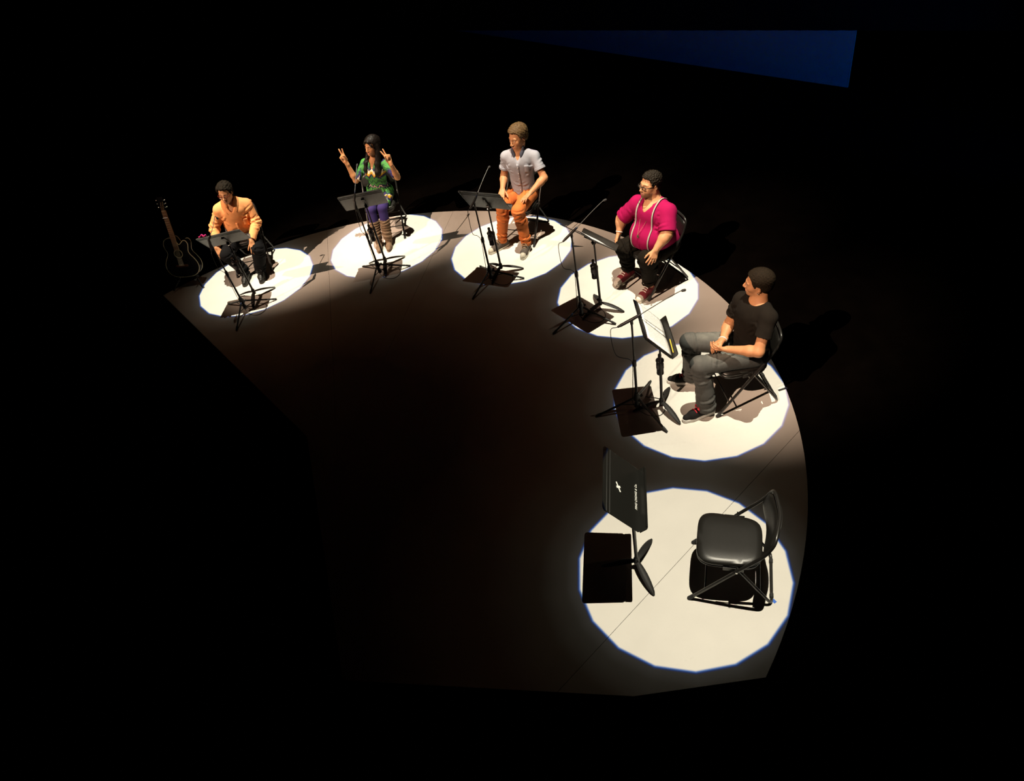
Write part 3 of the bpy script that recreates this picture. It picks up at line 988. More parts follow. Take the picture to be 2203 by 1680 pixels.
class Vol:
    BG = 0.06

    def __init__(s, lo, hi, h):
        s.h = h
        s.lo = np.array(lo, float)
        s.n = np.ceil((np.array(hi) - s.lo) / h).astype(int) + 1
        s.d = np.full(tuple(s.n), s.BG, np.float32)

    def reg(s, lo, hi):
        a = np.clip(np.floor((np.array(lo) - s.lo) / s.h).astype(int), 0, s.n)
        b = np.clip(np.ceil((np.array(hi) - s.lo) / s.h).astype(int) + 1, 0, s.n)
        if np.any(b <= a):
            return None, None
        sl = tuple(slice(i, j) for i, j in zip(a, b))
        ax = [(s.lo[i] + s.h * np.arange(a[i], b[i])).astype(np.float32) for i in range(3)]
        return sl, (ax[0][:, None, None], ax[1][None, :, None], ax[2][None, None, :])

    def put(s, sl, d, k):
        if sl is not None:
            s.d[sl] = smin(s.d[sl], d.astype(np.float32), k)

    @staticmethod
    def cone_d(X, a, b, ra, rb, sq=None):
        ba = b - a
        x, y, z = X[0] - a[0], X[1] - a[1], X[2] - a[2]
        t = np.clip((x * ba[0] + y * ba[1] + z * ba[2]) / (ba @ ba + 1e-12), 0, 1)
        return np.sqrt((x - t * ba[0]) ** 2 + (y - t * ba[1]) ** 2 + (z - t * ba[2]) ** 2) - (ra + (rb - ra) * t)

    def cone(s, a, b, ra, rb, k=0.02):
        a, b = v3(a), v3(b)
        m = max(ra, rb) + k + 3 * s.h
        sl, X = s.reg(np.minimum(a, b) - m, np.maximum(a, b) + m)
        if sl is not None:
            s.put(sl, s.cone_d(X, a, b, ra, rb), k)
        return s

    def chain(s, pts, rs, k=0.02):
        for i in range(len(pts) - 1):
            s.cone(pts[i], pts[i + 1], rs[i], rs[i + 1], k)
        return s

    @staticmethod
    def ell_d(X, c, r, R):
        x, y, z = X[0] - c[0], X[1] - c[1], X[2] - c[2]
        if R is not None:
            x, y, z = [R[0, i] * x + R[1, i] * y + R[2, i] * z for i in range(3)]
        k0 = np.sqrt((x / r[0]) ** 2 + (y / r[1]) ** 2 + (z / r[2]) ** 2)
        k1 = np.sqrt((x / r[0] ** 2) ** 2 + (y / r[1] ** 2) ** 2 + (z / r[2] ** 2) ** 2) + 1e-9
        return k0 * (k0 - 1) / k1

    def ell(s, c, r, R=None, k=0.03):
        c = v3(c)
        m = max(r) + k + 3 * s.h
        sl, X = s.reg(c - m, c + m)
        if sl is not None:
            s.put(sl, s.ell_d(X, c, r, R), k)
        return s

    def local(s, c, R, sc, rad, fn, k):
        """fn(x,y,z) distance in a local frame (columns of R), scale sc"""
        sl, X = s.reg(c - rad, c + rad)
        x, y, z = X[0] - c[0], X[1] - c[1], X[2] - c[2]
        l = [(R[0, i] * x + R[1, i] * y + R[2, i] * z) / sc for i in range(3)]
        s.put(sl, fn(*l) * sc, k)
        return s

    def plane(s, p, n, k=0.0):
        """keep the side n points away from: cut where (x-p).n > 0"""
        p, n = v3(p), unit(v3(n))
        sl, X = s.reg(s.lo, s.lo + s.h * s.n)
        d = (X[0] - p[0]) * n[0] + (X[1] - p[1]) * n[1] + (X[2] - p[2]) * n[2]
        s.d[sl] = smax(s.d[sl], d.astype(np.float32), k)
        return s

    def carve_cone(s, a, b, ra, rb, k=0.004):
        a, b = v3(a), v3(b)
        m = max(ra, rb) + k + 4 * s.h
        sl, X = s.reg(np.minimum(a, b) - m, np.maximum(a, b) + m)
        if sl is not None:
            s.d[sl] = smax(s.d[sl], -s.cone_d(X, a, b, ra, rb).astype(np.float32), k)
        return s

    def carve_fn(s, lo, hi, fn, k=0.004):
        sl, X = s.reg(lo, hi)
        if sl is not None:
            s.d[sl] = smax(s.d[sl], -fn(*X).astype(np.float32), k)
        return s

    def cyl_cut(s, a, dirn, r):
        """cut everything beyond plane at a (dir dirn) but only within r of a"""
        a, n = v3(a), unit(v3(dirn))
        sl, X = s.reg(a - r, a + r)
        if sl is not None:
            x, y, z = X[0] - a[0], X[1] - a[1], X[2] - a[2]
            d = x * n[0] + y * n[1] + z * n[2]
            rad = np.sqrt(x * x + y * y + z * z) - r
            cut = np.minimum(d, -rad)
            s.d[sl] = smax(s.d[sl], cut.astype(np.float32), 0.007)
        return s

    def arrays(s):
        g = vdb.FloatGrid(s.BG)
        g.copyFromArray(np.ascontiguousarray(s.d))
        P, T, Q = g.convertToPolygons(isovalue=0.0, adaptivity=0.0)
        P = np.asarray(P, float) * s.h + s.lo
        return P, np.asarray(Q)[:, ::-1], np.asarray(T)[:, ::-1] if len(T) else np.zeros((0, 3), int)


def normals(P, Q):
    n = np.cross(P[Q[:, 2]] - P[Q[:, 0]], P[Q[:, 3]] - P[Q[:, 1]])
    N = np.zeros_like(P)
    for i in range(4):
        np.add.at(N, Q[:, i], n)
    return N / (np.linalg.norm(N, axis=1, keepdims=True) + 1e-12)


def relax(P, Q, it, lam=0.5):
    for _ in range(it):
        A = np.zeros_like(P)
        c = np.zeros(len(P))
        for i in range(4):
            j = (i + 1) % 4
            np.add.at(A, Q[:, i], P[Q[:, j]])
            np.add.at(A, Q[:, j], P[Q[:, i]])
            np.add.at(c, Q[:, i], 1)
            np.add.at(c, Q[:, j], 1)
        P = P + lam * (A / c[:, None] - P)
    return P


def surf(V, name, m, parent, disp=None, col=None, smooth_it=1, attr='tint'):
    P, Q, T = V.arrays()
    P = relax(P, Q, smooth_it)
    N = normals(P, Q)
    # outward check
    c = P.mean(0)
    if np.sum(np.einsum('ij,ij->i', P - c, N)) < 0:
        Q = Q[:, ::-1]
        N = -N
    P0 = P.copy()
    if disp is not None:
        P = P + N * disp(P, N)[:, None]
    me = bpy.data.meshes.new(name)
    me.vertices.add(len(P))
    me.vertices.foreach_set('co', P.ravel())
    me.loops.add(Q.size)
    me.loops.foreach_set('vertex_index', Q.ravel().astype(np.int32))
    me.polygons.add(len(Q))
    me.polygons.foreach_set('loop_start', np.arange(0, Q.size, 4, dtype=np.int32))
    me.update(calc_edges=True)
    me.validate()
    if col is not None:
        C = col(P0, N)
        at = me.attributes.new(attr, 'FLOAT_COLOR', 'POINT')
        at.data.foreach_set('color', np.concatenate([C, np.ones((len(C), 1))], 1).astype(np.float32).ravel())
    V.pts, V.quads = P, Q
    V.bvh = None
    return link(name, me, m, parent)


def head_dist(o):
    """returns a function of head-local x (forward), y (left), z (up), eye level = 0, head height about 0.235"""
    ew = o.get('fat', 0.0)

    def f(x, y, z):
        E = Vol.ell_d
        X = (x, y, z)
        ay = np.abs(y)
        A = (x, ay, z)
        d = E(X, v3(-0.014, 0, 0.034), v3(0.098, 0.077, 0.088), None)
        d = smin(d, E(X, v3(0.022, 0, -0.030), v3(0.070, 0.061 + ew, 0.082), None), 0.03)
        d = smin(d, Vol.cone_d(A, v3(-0.012, 0.044 + ew, -0.058), v3(0.066, 0.014, -0.099), 0.020 + ew * 0.6, 0.017), 0.03)
        d = smin(d, E(A, v3(0.054, 0.040 + ew * 0.5, -0.022), v3(0.026, 0.024, 0.026), None), 0.03)
        d = smin(d, Vol.cone_d(A, v3(0.084, 0.006, 0.022), v3(0.070, 0.046, 0.022), 0.012, 0.010), 0.016)
        d = smin(d, E(X, v3(0.078, 0, -0.070), v3(0.022, 0.030, 0.024), None), 0.02)          # muzzle
        d = smin(d, E(X, v3(0.080, 0, -0.101), v3(0.018, 0.021, 0.016), None), 0.016)          # chin
        d = smax(d, -E(A, v3(0.101, 0.032, 0.001), v3(0.020, 0.017, 0.012), None), 0.012)      # eye sockets
        d = smin(d, E(A, v3(0.076, 0.032, 0.000), v3(0.0135, 0.0150, 0.0120), None), 0.004)    # lids
        d = smin(d, Vol.cone_d(X, v3(0.086, 0, 0.012), v3(0.113, 0, -0.032), 0.0085, 0.0115), 0.012)
        d = smin(d, E(A, v3(0.100, 0.0115, -0.037), v3(0.011, 0.0085, 0.008), None), 0.006)
        d = smin(d, E(X, v3(0.0975, 0, -0.0625), v3(0.008, 0.022, 0.0052), None), 0.006)
        d = smin(d, E(X, v3(0.0955, 0, -0.0740), v3(0.009, 0.019, 0.0062), None), 0.006)
        op = o.get('open', 0.0)
        d = smax(d, -E(X, v3(0.104, 0, -0.0682), v3(0.010, 0.021, 0.0016 + op), None), 0.003)
        # ears
        R = np.array(Matrix.Rotation(0.30, 3, 'Y') @ Matrix.Rotation(0.30, 3, 'Z'))
        e = E(A, v3(-0.010, 0.080 + ew * 0.4, -0.006), v3(0.018, 0.0075, 0.031), R)
        e = smax(e, -E(A, v3(-0.006, 0.088 + ew * 0.4, -0.002), v3(0.010, 0.006, 0.019), R), 0.003)
        d = smin(d, e, 0.006)
        return d
    return f


def hair_dist(o):
    """short hair cap: swollen cranium cut off at a hairline"""
    t = o['thick']
    hx = o.get('front', 0.068)

    def f(x, y, z):
        tt = t * (0.55 + 0.45 * np.clip((z - 0.01) / 0.06, 0, 1)) + 0.003
        k0 = np.sqrt(((x + 0.014) / 0.098) ** 2 + (y / 0.077) ** 2 + ((z - 0.034) / 0.088) ** 2)
        d = (k0 - 1) * 0.085 - tt
        back = Vol.ell_d((x, y, z), v3(-0.045, 0, -0.02), v3(0.058 + t * .5, 0.062 + t * .5, 0.06), None)
        d = smin(d, back, 0.03)
        g = np.interp(x, [-0.16, -0.085, -0.04, -0.02, 0.008, 0.022, 0.036, 0.056, hx, 0.11], [-0.075, -0.072, -0.050, 0.010, 0.018, -0.012, 0.034, 0.074, 0.086, 0.125])
        ay = np.abs(y)
        g = g + np.where(x > 0.04, 0.010 * np.clip((ay - 0.03) / 0.03, -1, 1), 0)
        return smax(d, (g - z) * 0.75, 0.006)
    return f


class Hand:
    pass


def hand(V, W, d, n, left, s=1.0, curl=(0.35, 0.35, 0.4, 0.45), spread=0.10, thumb=(0.55, 0.25), flex=None, k=0.005, thumb_in=0.0, palm_w=1.0):
    """W wrist, d finger direction, n palm-side normal. returns finger tip points"""
    d = unit(v3(d))
    n = v3(n)
    n = unit(n - d * (n @ d))
    t = np.cross(n, d) if left else np.cross(d, n)
    W = v3(W)
    L = (0.071, 0.080, 0.074, 0.058)
    off = (0.029, 0.0095, -0.0095, -0.027)
    kn = (0.086, 0.090, 0.085, 0.077)
    V.cone(W - d * 0.03 * s, W + d * 0.012 * s, 0.0235 * s, 0.023 * s, 0.014)
    tips = []
    for i in range(4):
        b = W + d * 0.018 * s + t * off[i] * 0.62 * s
        K = W + d * kn[i] * s + t * off[i] * s * palm_w
        V.cone(b, K, 0.0145 * s, 0.0118 * s, 0.012)
    for i in range(4):
        K = W + d * kn[i] * s + t * off[i] * s * palm_w
        a = curl[i]
        sp = spread * (1.5 - i) / 1.5
        fd = unit(d * math.cos(sp) + t * math.sin(sp))
        P = K
        rr = (0.0098, 0.0090, 0.0083, 0.0072) if i < 3 else (0.0086, 0.0080, 0.0074, 0.0064)
        ang = 0.0
        fx = (0.8, 1.0, 0.7) if flex is None else flex[i]
        for j, q in enumerate((0.46, 0.30, 0.24)):
            ang += a * fx[j]
            dn = fd * math.cos(ang) + n * math.sin(ang)
            P2 = P + dn * L[i] * q * s
            V.cone(P, P2, rr[j] * s, rr[j + 1] * s, k if j else 0.006)
            P = P2
        tips.append(P)
    tb = W + d * 0.028 * s + t * 0.022 * s + n * 0.006 * s
    o_, c_ = thumb
    td = unit(d * math.cos(o_) + t * math.sin(o_) + n * (0.25 + thumb_in))
    P1 = tb + td * 0.042 * s
    V.cone(tb, P1, 0.0165 * s, 0.0120 * s, 0.012)
    td2 = unit(td + d * c_ - t * c_ * 0.8 + n * thumb_in)
    P2 = P1 + td2 * 0.032 * s
    V.cone(P1, P2, 0.0112 * s, 0.0100 * s, 0.005)
    td3 = unit(td2 + d * c_ * 0.6 - t * c_ * 0.8 + n * thumb_in)
    P3 = P2 + td3 * 0.024 * s
    V.cone(P2, P3, 0.0102 * s, 0.0082 * s, 0.005)
    tips.append(P3)
    return tips


def frame_of(J):
    up = unit(J['neck'] - J['pelvis'])
    left = J['shL'] - J['shR']
    left = unit(left - up * (left @ up))
    return np.stack([np.cross(left, up), left, up], 1)      # forward, left, up


def torso(V, J, spec, g=0.0, k=0.07, shoulder=0.056):
    R = frame_of(J)
    for t, fx, rx, ry, rz in spec:
        c = J['pelvis'] + (J['neck'] - J['pelvis']) * t + R[:, 0] * fx
        V.ell(c, (rx + g, ry + g, rz + g), R, k)
    nb = J['neck'] - R[:, 2] * 0.022
    for sd in 'LR':
        V.cone(nb, J['sh' + sd], 0.044 + g, shoulder * 0.9 + g, 0.035)


def head_frame(yaw, pitch, roll):
    return np.array(Matrix.Rotation(math.radians(yaw), 3, 'Z') @ Matrix.Rotation(math.radians(pitch), 3, 'Y') @ Matrix.Rotation(math.radians(roll), 3, 'X'))


def to_local(P, hc, HR, s):
    return (P - hc) @ HR / s


def eyes(root, hc, HR, s, iris=(0.03, 0.015, 0.008), squint=0.62):
    for sg in (1, -1):
        m = MB()
        V_, F_ = [], []
        n, rws = 14, 9
        for i in range(rws):
            a = math.pi * i / (rws - 1)
            for j in range(n):
                b = 2 * math.pi * j / n
                V_.append((math.cos(a) * 0.0128, math.sin(a) * math.cos(b) * 0.0122, math.sin(a) * math.sin(b) * 0.0122 * squint))
        for i in range(rws - 1):
            for j in range(n):
                F_.append((i * n + j, i * n + (j + 1) % n, (i + 1) * n + (j + 1) % n, (i + 1) * n + j))
        loc = np.array(V_)
        cen = v3(0.0785, 0.032 * sg, 0.000)
        W = (loc + cen) * s @ HR.T + hc
        m.add(W, F_)
        me = m.mesh('eye')
        col = np.where((loc[:, :1] > 0.0112), np.array([iris]), np.array([[0.62, 0.58, 0.54]]))
        at = me.attributes.new('tint', 'FLOAT_COLOR', 'POINT')
        at.data.foreach_set('color', np.concatenate([col, np.ones((len(col), 1))], 1).astype(np.float32).ravel())
        link('eye', me, M_EYE, root)


def skin_tint(base, hc, HR, s, lips=(0.42, 0.12, 0.10), brow=None, beard=None, mouth=(0.10, 0.02, 0.02), extra=None, browz=0.0215, liner=None):
    base = v3(base)

    def f(P, N):
        C = np.repeat(base[None], len(P), 0)
        C = C * (1 + 0.04 * wob(P, 60, 3)[:, None])
        l = to_local(P, hc, HR, s)
        x, y, z = l.T
        ay = np.abs(y)

        def mix(mask, c):
            m = np.clip(mask, 0, 1)[:, None]
            C[:] = C * (1 - m) + np.array(c)[None] * m
        near = (np.linalg.norm(l, axis=1) < 0.16)
        mix(near * 0.35 * np.exp(-((ay - 0.045) / 0.018) ** 2 - ((z + 0.035) / 0.02) ** 2) * (x > 0.04), base * v3(1.12, 0.78, 0.72))
        mix(near * 0.5 * (np.exp(-((x - 0.114) / 0.014) ** 2 - (y / 0.012) ** 2 - ((z + 0.034) / 0.012) ** 2)), base * v3(1.1, 0.8, 0.75))
        if beard is not None:
            b = (x > -0.005) * np.clip((-0.052 - z + 0.30 * np.clip(0.055 - x, 0, 1) * 0) / 0.01, 0, 1) * (z > -0.135)
            keep = np.exp(-((z + 0.068) / 0.011) ** 2 - (y / 0.026) ** 2)
            mix(near * b * beard[1] * (1 - keep) * (x > 0.02), beard[0])
            mix(near * beard[1] * np.exp(-((z + 0.053) / 0.005) ** 2) * (ay < 0.030) * (x > 0.085), beard[0])
        lz = np.exp(-((z + 0.0683) / 0.0095) ** 4) * np.exp(-(y / 0.0235) ** 4) * (x > 0.085)
        mix(near * lz, lips)
        mix(near * np.exp(-((z + 0.0682) / 0.0022) ** 2) * np.exp(-(y / 0.021) ** 4) * (x > 0.08), mouth)
        if brow is not None:
            bz = browz + 0.004 - 9.0 * (ay - 0.034) ** 2
            mix(near * brow[1] * np.exp(-((z - bz) / 0.0042) ** 4) * np.exp(-((ay - 0.034) / 0.021) ** 4) * (x > 0.05), brow[0])
        # lash line
        mix(near * 0.8 * np.exp(-((z - 0.0062) / 0.0022) ** 2) * np.exp(-((ay - 0.032) / 0.014) ** 4) * (x > 0.07), liner or (0.04, 0.02, 0.015))
        if extra is not None:
            extra(P, l, mix)
        return np.clip(C, 0, 1)
    return f


M_EYE = mat('eye', (0.6, 0.6, 0.6), 0.25, attr='tint')
M_SKIN = mat('skin', (0.6, 0.4, 0.3), 0.5, spec=0.28, attr='tint', sss=0.12)


def shoe(root, A, T, s, m_up, m_sole, lace=None, high=False, toe=None, name='shoe', sole_h=0.024, fat=1.0):
    """one shoe round ankle A, toe tip T"""
    f = unit(v3(T[0] - A[0], T[1] - A[1], 0))
    sd = v3(-f[1], f[0], 0)
    b = v3(A[0], A[1], 0)
    heel, ball, tip = b - f * 0.045 * s, b + f * 0.115 * s, b + f * 0.172 * s
    V = Vol(b - 0.16 - v3(0, 0, -0.14), b + 0.26 + v3(0, 0, -0.05), 0.0045)
    z = v3(0, 0, 1)
    V.cone(heel + z * 0.050, ball + z * 0.042, 0.034 * fat, 0.039 * fat, 0.01)
    V.cone(ball + z * 0.040, tip + z * 0.034, 0.039 * fat, 0.030 * fat, 0.02)
    V.cone(heel + f * 0.02 + z * 0.06, b + z * (0.135 if high else 0.095), 0.036, 0.040 if high else 0.038, 0.02)
    V.cone(b + f * 0.03 + z * 0.075, ball + z * 0.052, 0.034, 0.028, 0.03)
    V.plane(v3(0, 0, sole_h - 0.004), (0, 0, -1))
    V.cyl_cut(b + z * (0.150 if high else 0.098), (-f[0] * 0.25, -f[1] * 0.25, 1), 0.07)
    up = surf(V, name, m_up, root, smooth_it=1)
    V = Vol(b - 0.16 - v3(0, 0, -0.14), b + 0.26 + v3(0, 0, -0.15), 0.0045)

    def slab(x, y, z_):
        X = (x, y, z_ * 0)
        d = np.minimum(Vol.cone_d(X, heel * v3(1, 1, 0), ball, 0.037 * fat, 0.043 * fat), Vol.cone_d(X, ball, tip, 0.043 * fat, 0.034 * fat))
        return smax(d + z_ * 0, np.abs(z_ - sole_h / 2 - 0.001) - sole_h / 2 + d * 0, 0.006)
    sl, X = V.reg(V.lo, V.lo + V.h * V.n)
    V.put(sl, slab(*X), 0)
    surf(V, 'sole', m_sole, up, smooth_it=0)
    if toe is not None:
        V = Vol(b - 0.16 - v3(0, 0, -0.14), b + 0.26 + v3(0, 0, -0.13), 0.004)
        V.cone(ball + z * 0.040 + f * 0.02, tip + z * 0.034, 0.0405 * fat, 0.0325 * fat, 0.02)
        V.plane(v3(0, 0, sole_h - 0.006), (0, 0, -1))
        V.plane(ball + f * (0.030 if high else 0.040), -f)
        surf(V, 'toe_cap', toe, up, smooth_it=1)
    if lace is not None:
        n = 6 if high else 4
        for i in range(n):
            q = i / (n - 1)
            c = (ball + f * 0.005) * (1 - q) + (b + f * (0.056 if not high else 0.040)) * q + z * ((0.085 * (1 - q) + (0.124 if not high else 0.156) * q) - 0.0)
            pts = [c + sd * w_ * 0.028 * fat - z * 0.011 * w_ * w_ * 1.3 - f * 0.006 * w_ for w_ in np.linspace(-1, 1, 7)]
            MB().tube(pts, 0.0052 if high else 0.0045, 6).build('lace', lace, up)
        for sg in (-1, 1):
            c = b + f * (0.060 if not high else 0.040) + z * (0.122 if not high else 0.158)
            pts = [c + v3(0, 0, 0.0), c + sd * sg * 0.018 + f * 0.016 + z * 0.008, c + sd * sg * 0.034 + f * 0.02 - z * 0.008, c + sd * sg * 0.018 + f * 0.026 - z * 0.006]
            MB().tube(catmull(pts, 4), 0.0042, 6).build('lace_bow', lace, up)
    return up


def glasses(root, hc, HR, s, m, name='glasses', rim=0.0024, hh=0.0165, ww=0.025):
    def g(x, y, z):
        return hc + HR @ (v3(x, y, z) * s)
    fr = MB()
    for sg in (1, -1):
        ring = [g(0.1035 - 0.006 * abs(math.cos(q)) * (1 if math.cos(q) > 0 else 0), sg * (0.0335 + ww * math.copysign(abs(math.cos(q)) ** 0.6, math.cos(q))), -0.003 + hh * math.copysign(abs(math.sin(q)) ** 0.6, math.sin(q))) for q in np.linspace(0, 2 * math.pi, 29)]
        fr.tube(ring, rim * s, 6, cap=False)
        fr.tube([g(0.100, sg * 0.058, 0.006), g(0.09, sg * 0.068, 0.007), g(0.03, sg * 0.080, 0.007), g(-0.012, sg * 0.081, 0.004), g(-0.03, sg * 0.076, -0.012)], rim * s, 6)
    fr.tube([g(0.105, 0.010, 0.002), g(0.108, 0, 0.005), g(0.105, -0.010, 0.002)], rim * s, 6)
    o_ = fr.build(name, m, root)
    for sg in (1, -1):
        L_ = MB()
        pts = [g(0.102, sg * (0.0335 + ww * 0.97 * math.copysign(abs(math.cos(q)) ** 0.6, math.cos(q))), -0.003 + hh * 0.97 * math.copysign(abs(math.sin(q)) ** 0.6, math.sin(q))) for q in np.linspace(0, 2 * math.pi, 24)[:-1]]
        L_.add(pts + [p_ - HR[:, 0] * 0.001 for p_ in pts], [tuple(range(23))] + [tuple(range(45, 22, -1))] + [(i, 23 + i, 23 + (i + 1) % 23, (i + 1) % 23) for i in range(23)])
        L_.build('lens', M_LENS, o_, smooth=False)
    return o_


M_LENS = bpy.data.materials.new('spectacle_lens')
M_LENS.use_nodes = True
_nt = M_LENS.node_tree
_nt.nodes.remove(_nt.nodes['Principled BSDF'])
_tr, _gl, _mx = nd(_nt, 'ShaderNodeBsdfTransparent'), nd(_nt, 'ShaderNodeBsdfGlossy'), nd(_nt, 'ShaderNodeMixShader')
_gl.inputs['Roughness'].default_value = 0.03
_tr.inputs['Color'].default_value = (0.93, 0.93, 0.93, 1)
_mx.inputs[0].default_value = 0.05
ln(_nt, _tr.outputs[0], _mx.inputs[1])
ln(_nt, _gl.outputs[0], _mx.inputs[2])
ln(_nt, _mx.outputs[0], _nt.nodes['Material Output'].inputs['Surface'])


def band(root, name, c, axis, r, m, w_=0.004, parent=None):
    axis = unit(v3(axis))
    a = unit(np.cross(axis, v3(0.3, 0.2, 1)))
    b = np.cross(axis, a)
    pts = [v3(c) + r * (math.cos(q) * a + math.sin(q) * b) for q in np.linspace(0, 2 * math.pi, 25)]
    return MB().tube(pts, w_, 6, cap=False).build(name, m, root)


def person_root(k, V, tintf, label, group='people seated around the stage arc'):
    (x, y), a = CHAIRS[k]
    o_ = surf(V, 'person', M_SKIN, None, col=tintf, smooth_it=1)
    o_.location = (x, y, 0)
    o_.rotation_euler = (0, 0, math.radians(a))
    tag(o_, label, 'person', group)
    return o_


def JJ(drop=0.03, tuck=0.012, **k):
    J = {a: v3(b) for a, b in k.items()}
    l = unit(J['shL'] - J['shR'])
    J['shL'] += -v3(0, 0, drop) - l * tuck
    J['shR'] += -v3(0, 0, drop) + l * tuck
    return J


def limb_folds(amp, freq, seed, ridge=True):
    def f(P, N):
        w1 = wob(P, freq, seed, 5)
        w2 = wob(P, freq * 2.3, seed + 1, 5)
        r = (0.5 - np.abs(np.sin(w1 * 1.6 + P[:, 2] * freq * 0.6)))
        return amp * (r + 0.45 * w2 * 0.5)
    return f


LO, HI = v3(-0.42, -0.50, -0.01), v3(0.72, 0.52, 1.40)
from mathutils.bvhtree import BVHTree


def surf_pt(V, o_, dr, tmax=0.45):
    """outermost surface point of a finished garment from o_ along dr"""
    if V.bvh is None:
        V.bvh = BVHTree.FromPolygons([tuple(p_) for p_ in V.pts], [tuple(int(i) for i in q) for q in V.quads])
    dr = unit(v3(dr))
    hit = V.bvh.ray_cast(Vector(v3(o_) + dr * tmax), Vector(-dr), tmax)
    return v3(o_) if hit[0] is None else v3(tuple(hit[0]))


def ribbon(pts, widths, ups, name, m, parent, width=0.02, thick=0.003):
    n = len(pts)
    G = np.zeros((n, 3, 3))
    for i in range(n):
        for j, s_ in enumerate((-0.5, 0, 0.5)):
            G[i, j] = pts[i] + widths[i] * s_ * width + ups[i] * (0.0012 if j == 1 else 0.0)
    o_ = link(name, MB().grid(G).mesh(name), m, parent)
    sd_ = o_.modifiers.new('thickness', 'SOLIDIFY')
    sd_.thickness = thick
    sd_.offset = 0
    return o_


def front_strip(V, J, t0, t1, lat, name, m, parent, width=0.02, n=14, push=0.004, fwd=1):
    R = frame_of(J)
    pts, ws, us = [], [], []
    for i in range(n):
        t = t0 + (t1 - t0) * i / (n - 1)
        o_ = J['pelvis'] + (J['neck'] - J['pelvis']) * t + R[:, 1] * lat
        p_ = surf_pt(V, o_, R[:, 0] * fwd)
        pts.append(p_ + R[:, 0] * push * fwd)
        ws.append(R[:, 1])
        us.append(R[:, 0] * fwd)
    return ribbon(pts, ws, us, name, m, parent, width)


def buttons(V, J, ts, lat, m, parent, r=0.0055, push=0.007):
    R = frame_of(J)
    for t in ts:
        o_ = J['pelvis'] + (J['neck'] - J['pelvis']) * t + R[:, 1] * lat
        p_ = surf_pt(V, o_, R[:, 0]) + R[:, 0] * push
        MB().tube([p_, p_ + R[:, 0] * 0.003], r, 10).build('button', m, parent)


def place_head(htop, chin, ang, s):
    HR = head_frame(*ang)
    mid = (v3(htop) + v3(chin)) / 2
    return mid - HR @ (v3(0.034, 0, 0.004) * s), HR


def neck_and_head(V, J, hc, HR, s, opt, nr=0.052):
    V.cone(J['neck'] - v3(0, 0, 0.03), hc + HR @ (v3(-0.026, 0, -0.055) * s), nr + 0.008, nr - 0.004, 0.03)
    V.local(hc, HR, s, 0.19, head_dist(opt), 0.018)


def arms(V, J, r=(0.050, 0.040, 0.044, 0.025), g=0.0, k=0.02):
    for sd in 'LR':
        a, b, c = J['sh' + sd], J['el' + sd], J['wr' + sd]
        V.cone(a, b, r[0] - 0.007 + g, r[1] + g, 0.03)
        V.chain([b, b + (c - b) * 0.28, c], [r[1] + g, r[2] + g, r[3] + g], k)


def legs(V, J, r=(0.086, 0.060, 0.056, 0.038), g=0.0):
    for sd in 'LR':
        a, b, c = J['hi' + sd], J['kn' + sd], J['an' + sd]
        V.cone(a, b, r[0] + g, r[1] + g, 0.04)
        V.chain([b, b + (c - b) * 0.3 - v3(0.01, 0, 0), c], [r[1] + g, r[2] + g, r[3] + g], 0.02)


def trousers(J, root, m, name='trousers', r=(0.098, 0.080, 0.078, 0.066), pel=(0.115, 0.165, 0.10), hem=0.085, waist_t=0.13, folds=0.006, seed=1, flare=None, crotch=0.0, pelf=0.0, hemdir=None, col=None):
    V = Vol(LO, HI, 0.006)
    R = frame_of(J)
    V.ell(J['pelvis'] + v3(0, 0, -0.005) + R[:, 0] * pelf, pel, None, 0.05)
    V.plane(J['pelvis'] + (J['neck'] - J['pelvis']) * waist_t, J['neck'] - J['pelvis'])
    for sd in 'LR':
        a, b, c = J['hi' + sd], J['kn' + sd], J['an' + sd]
        V.cone(a, b, r[0], r[1], 0.05)
        e = c + unit(c - b) * 0.03
        V.chain([b, b + (c - b) * 0.35 - v3(0.012, 0, 0), e], [r[1], r[2], r[3] if flare is None else flare], 0.025)
    for sd in 'LR':
        b, c = J['kn' + sd], J['an' + sd]
        d_ = unit(c - b)
        q = c + d_ * (c[2] - hem) / max(-d_[2], 0.3) * 1.0
        V.cyl_cut(q, d_, 0.14)
        V.carve_cone(q - d_ * 0.02, q + d_ * 0.05, r[3] - 0.014, r[3] - 0.010)
    V.plane(v3(0, 0, 0.02), (0, 0, -1))

    rng = np.random.default_rng(seed)
    paths = []
    for sd, sg in (('L', 1), ('R', -1)):
        a, b, c = J['hi' + sd], J['kn' + sd], J['an' + sd]
        for i in range(7):                                     # drag lines from crotch over the thigh
            p0 = a + (b - a) * rng.uniform(0.0, 0.25) + v3(0, -sg * 0.05, r[0] * 0.9)
            p1 = a + (b - a) * rng.uniform(0.35, 0.8) + v3(0, sg * rng.uniform(0.0, 0.08), r[0] * 0.8)
            paths.append(([p0, (p0 + p1) / 2 + v3(0, 0, 0.02), p1], rng.uniform(0.4, 0.9)))
        paths += limb_creases(a, b, r[1], 6, rng, 0.05, 0.92, 0.9, 0.03)
        paths += limb_creases(b, c, r[1], 8, rng, 0.06, 0.18, 1.0, 0.03)
        paths += limb_creases(b, c, r[3], 9, rng, 0.05, 0.85, 1.3, 0.02)
    cr = creases(paths, 0.011, folds)

    def disp(P, N):
        return cr(P, N) + folds * 0.22 * wob(P, 24, seed, 6)
    o_ = surf(V, name, m, root, disp=disp, smooth_it=1, col=col)
    return V, o_


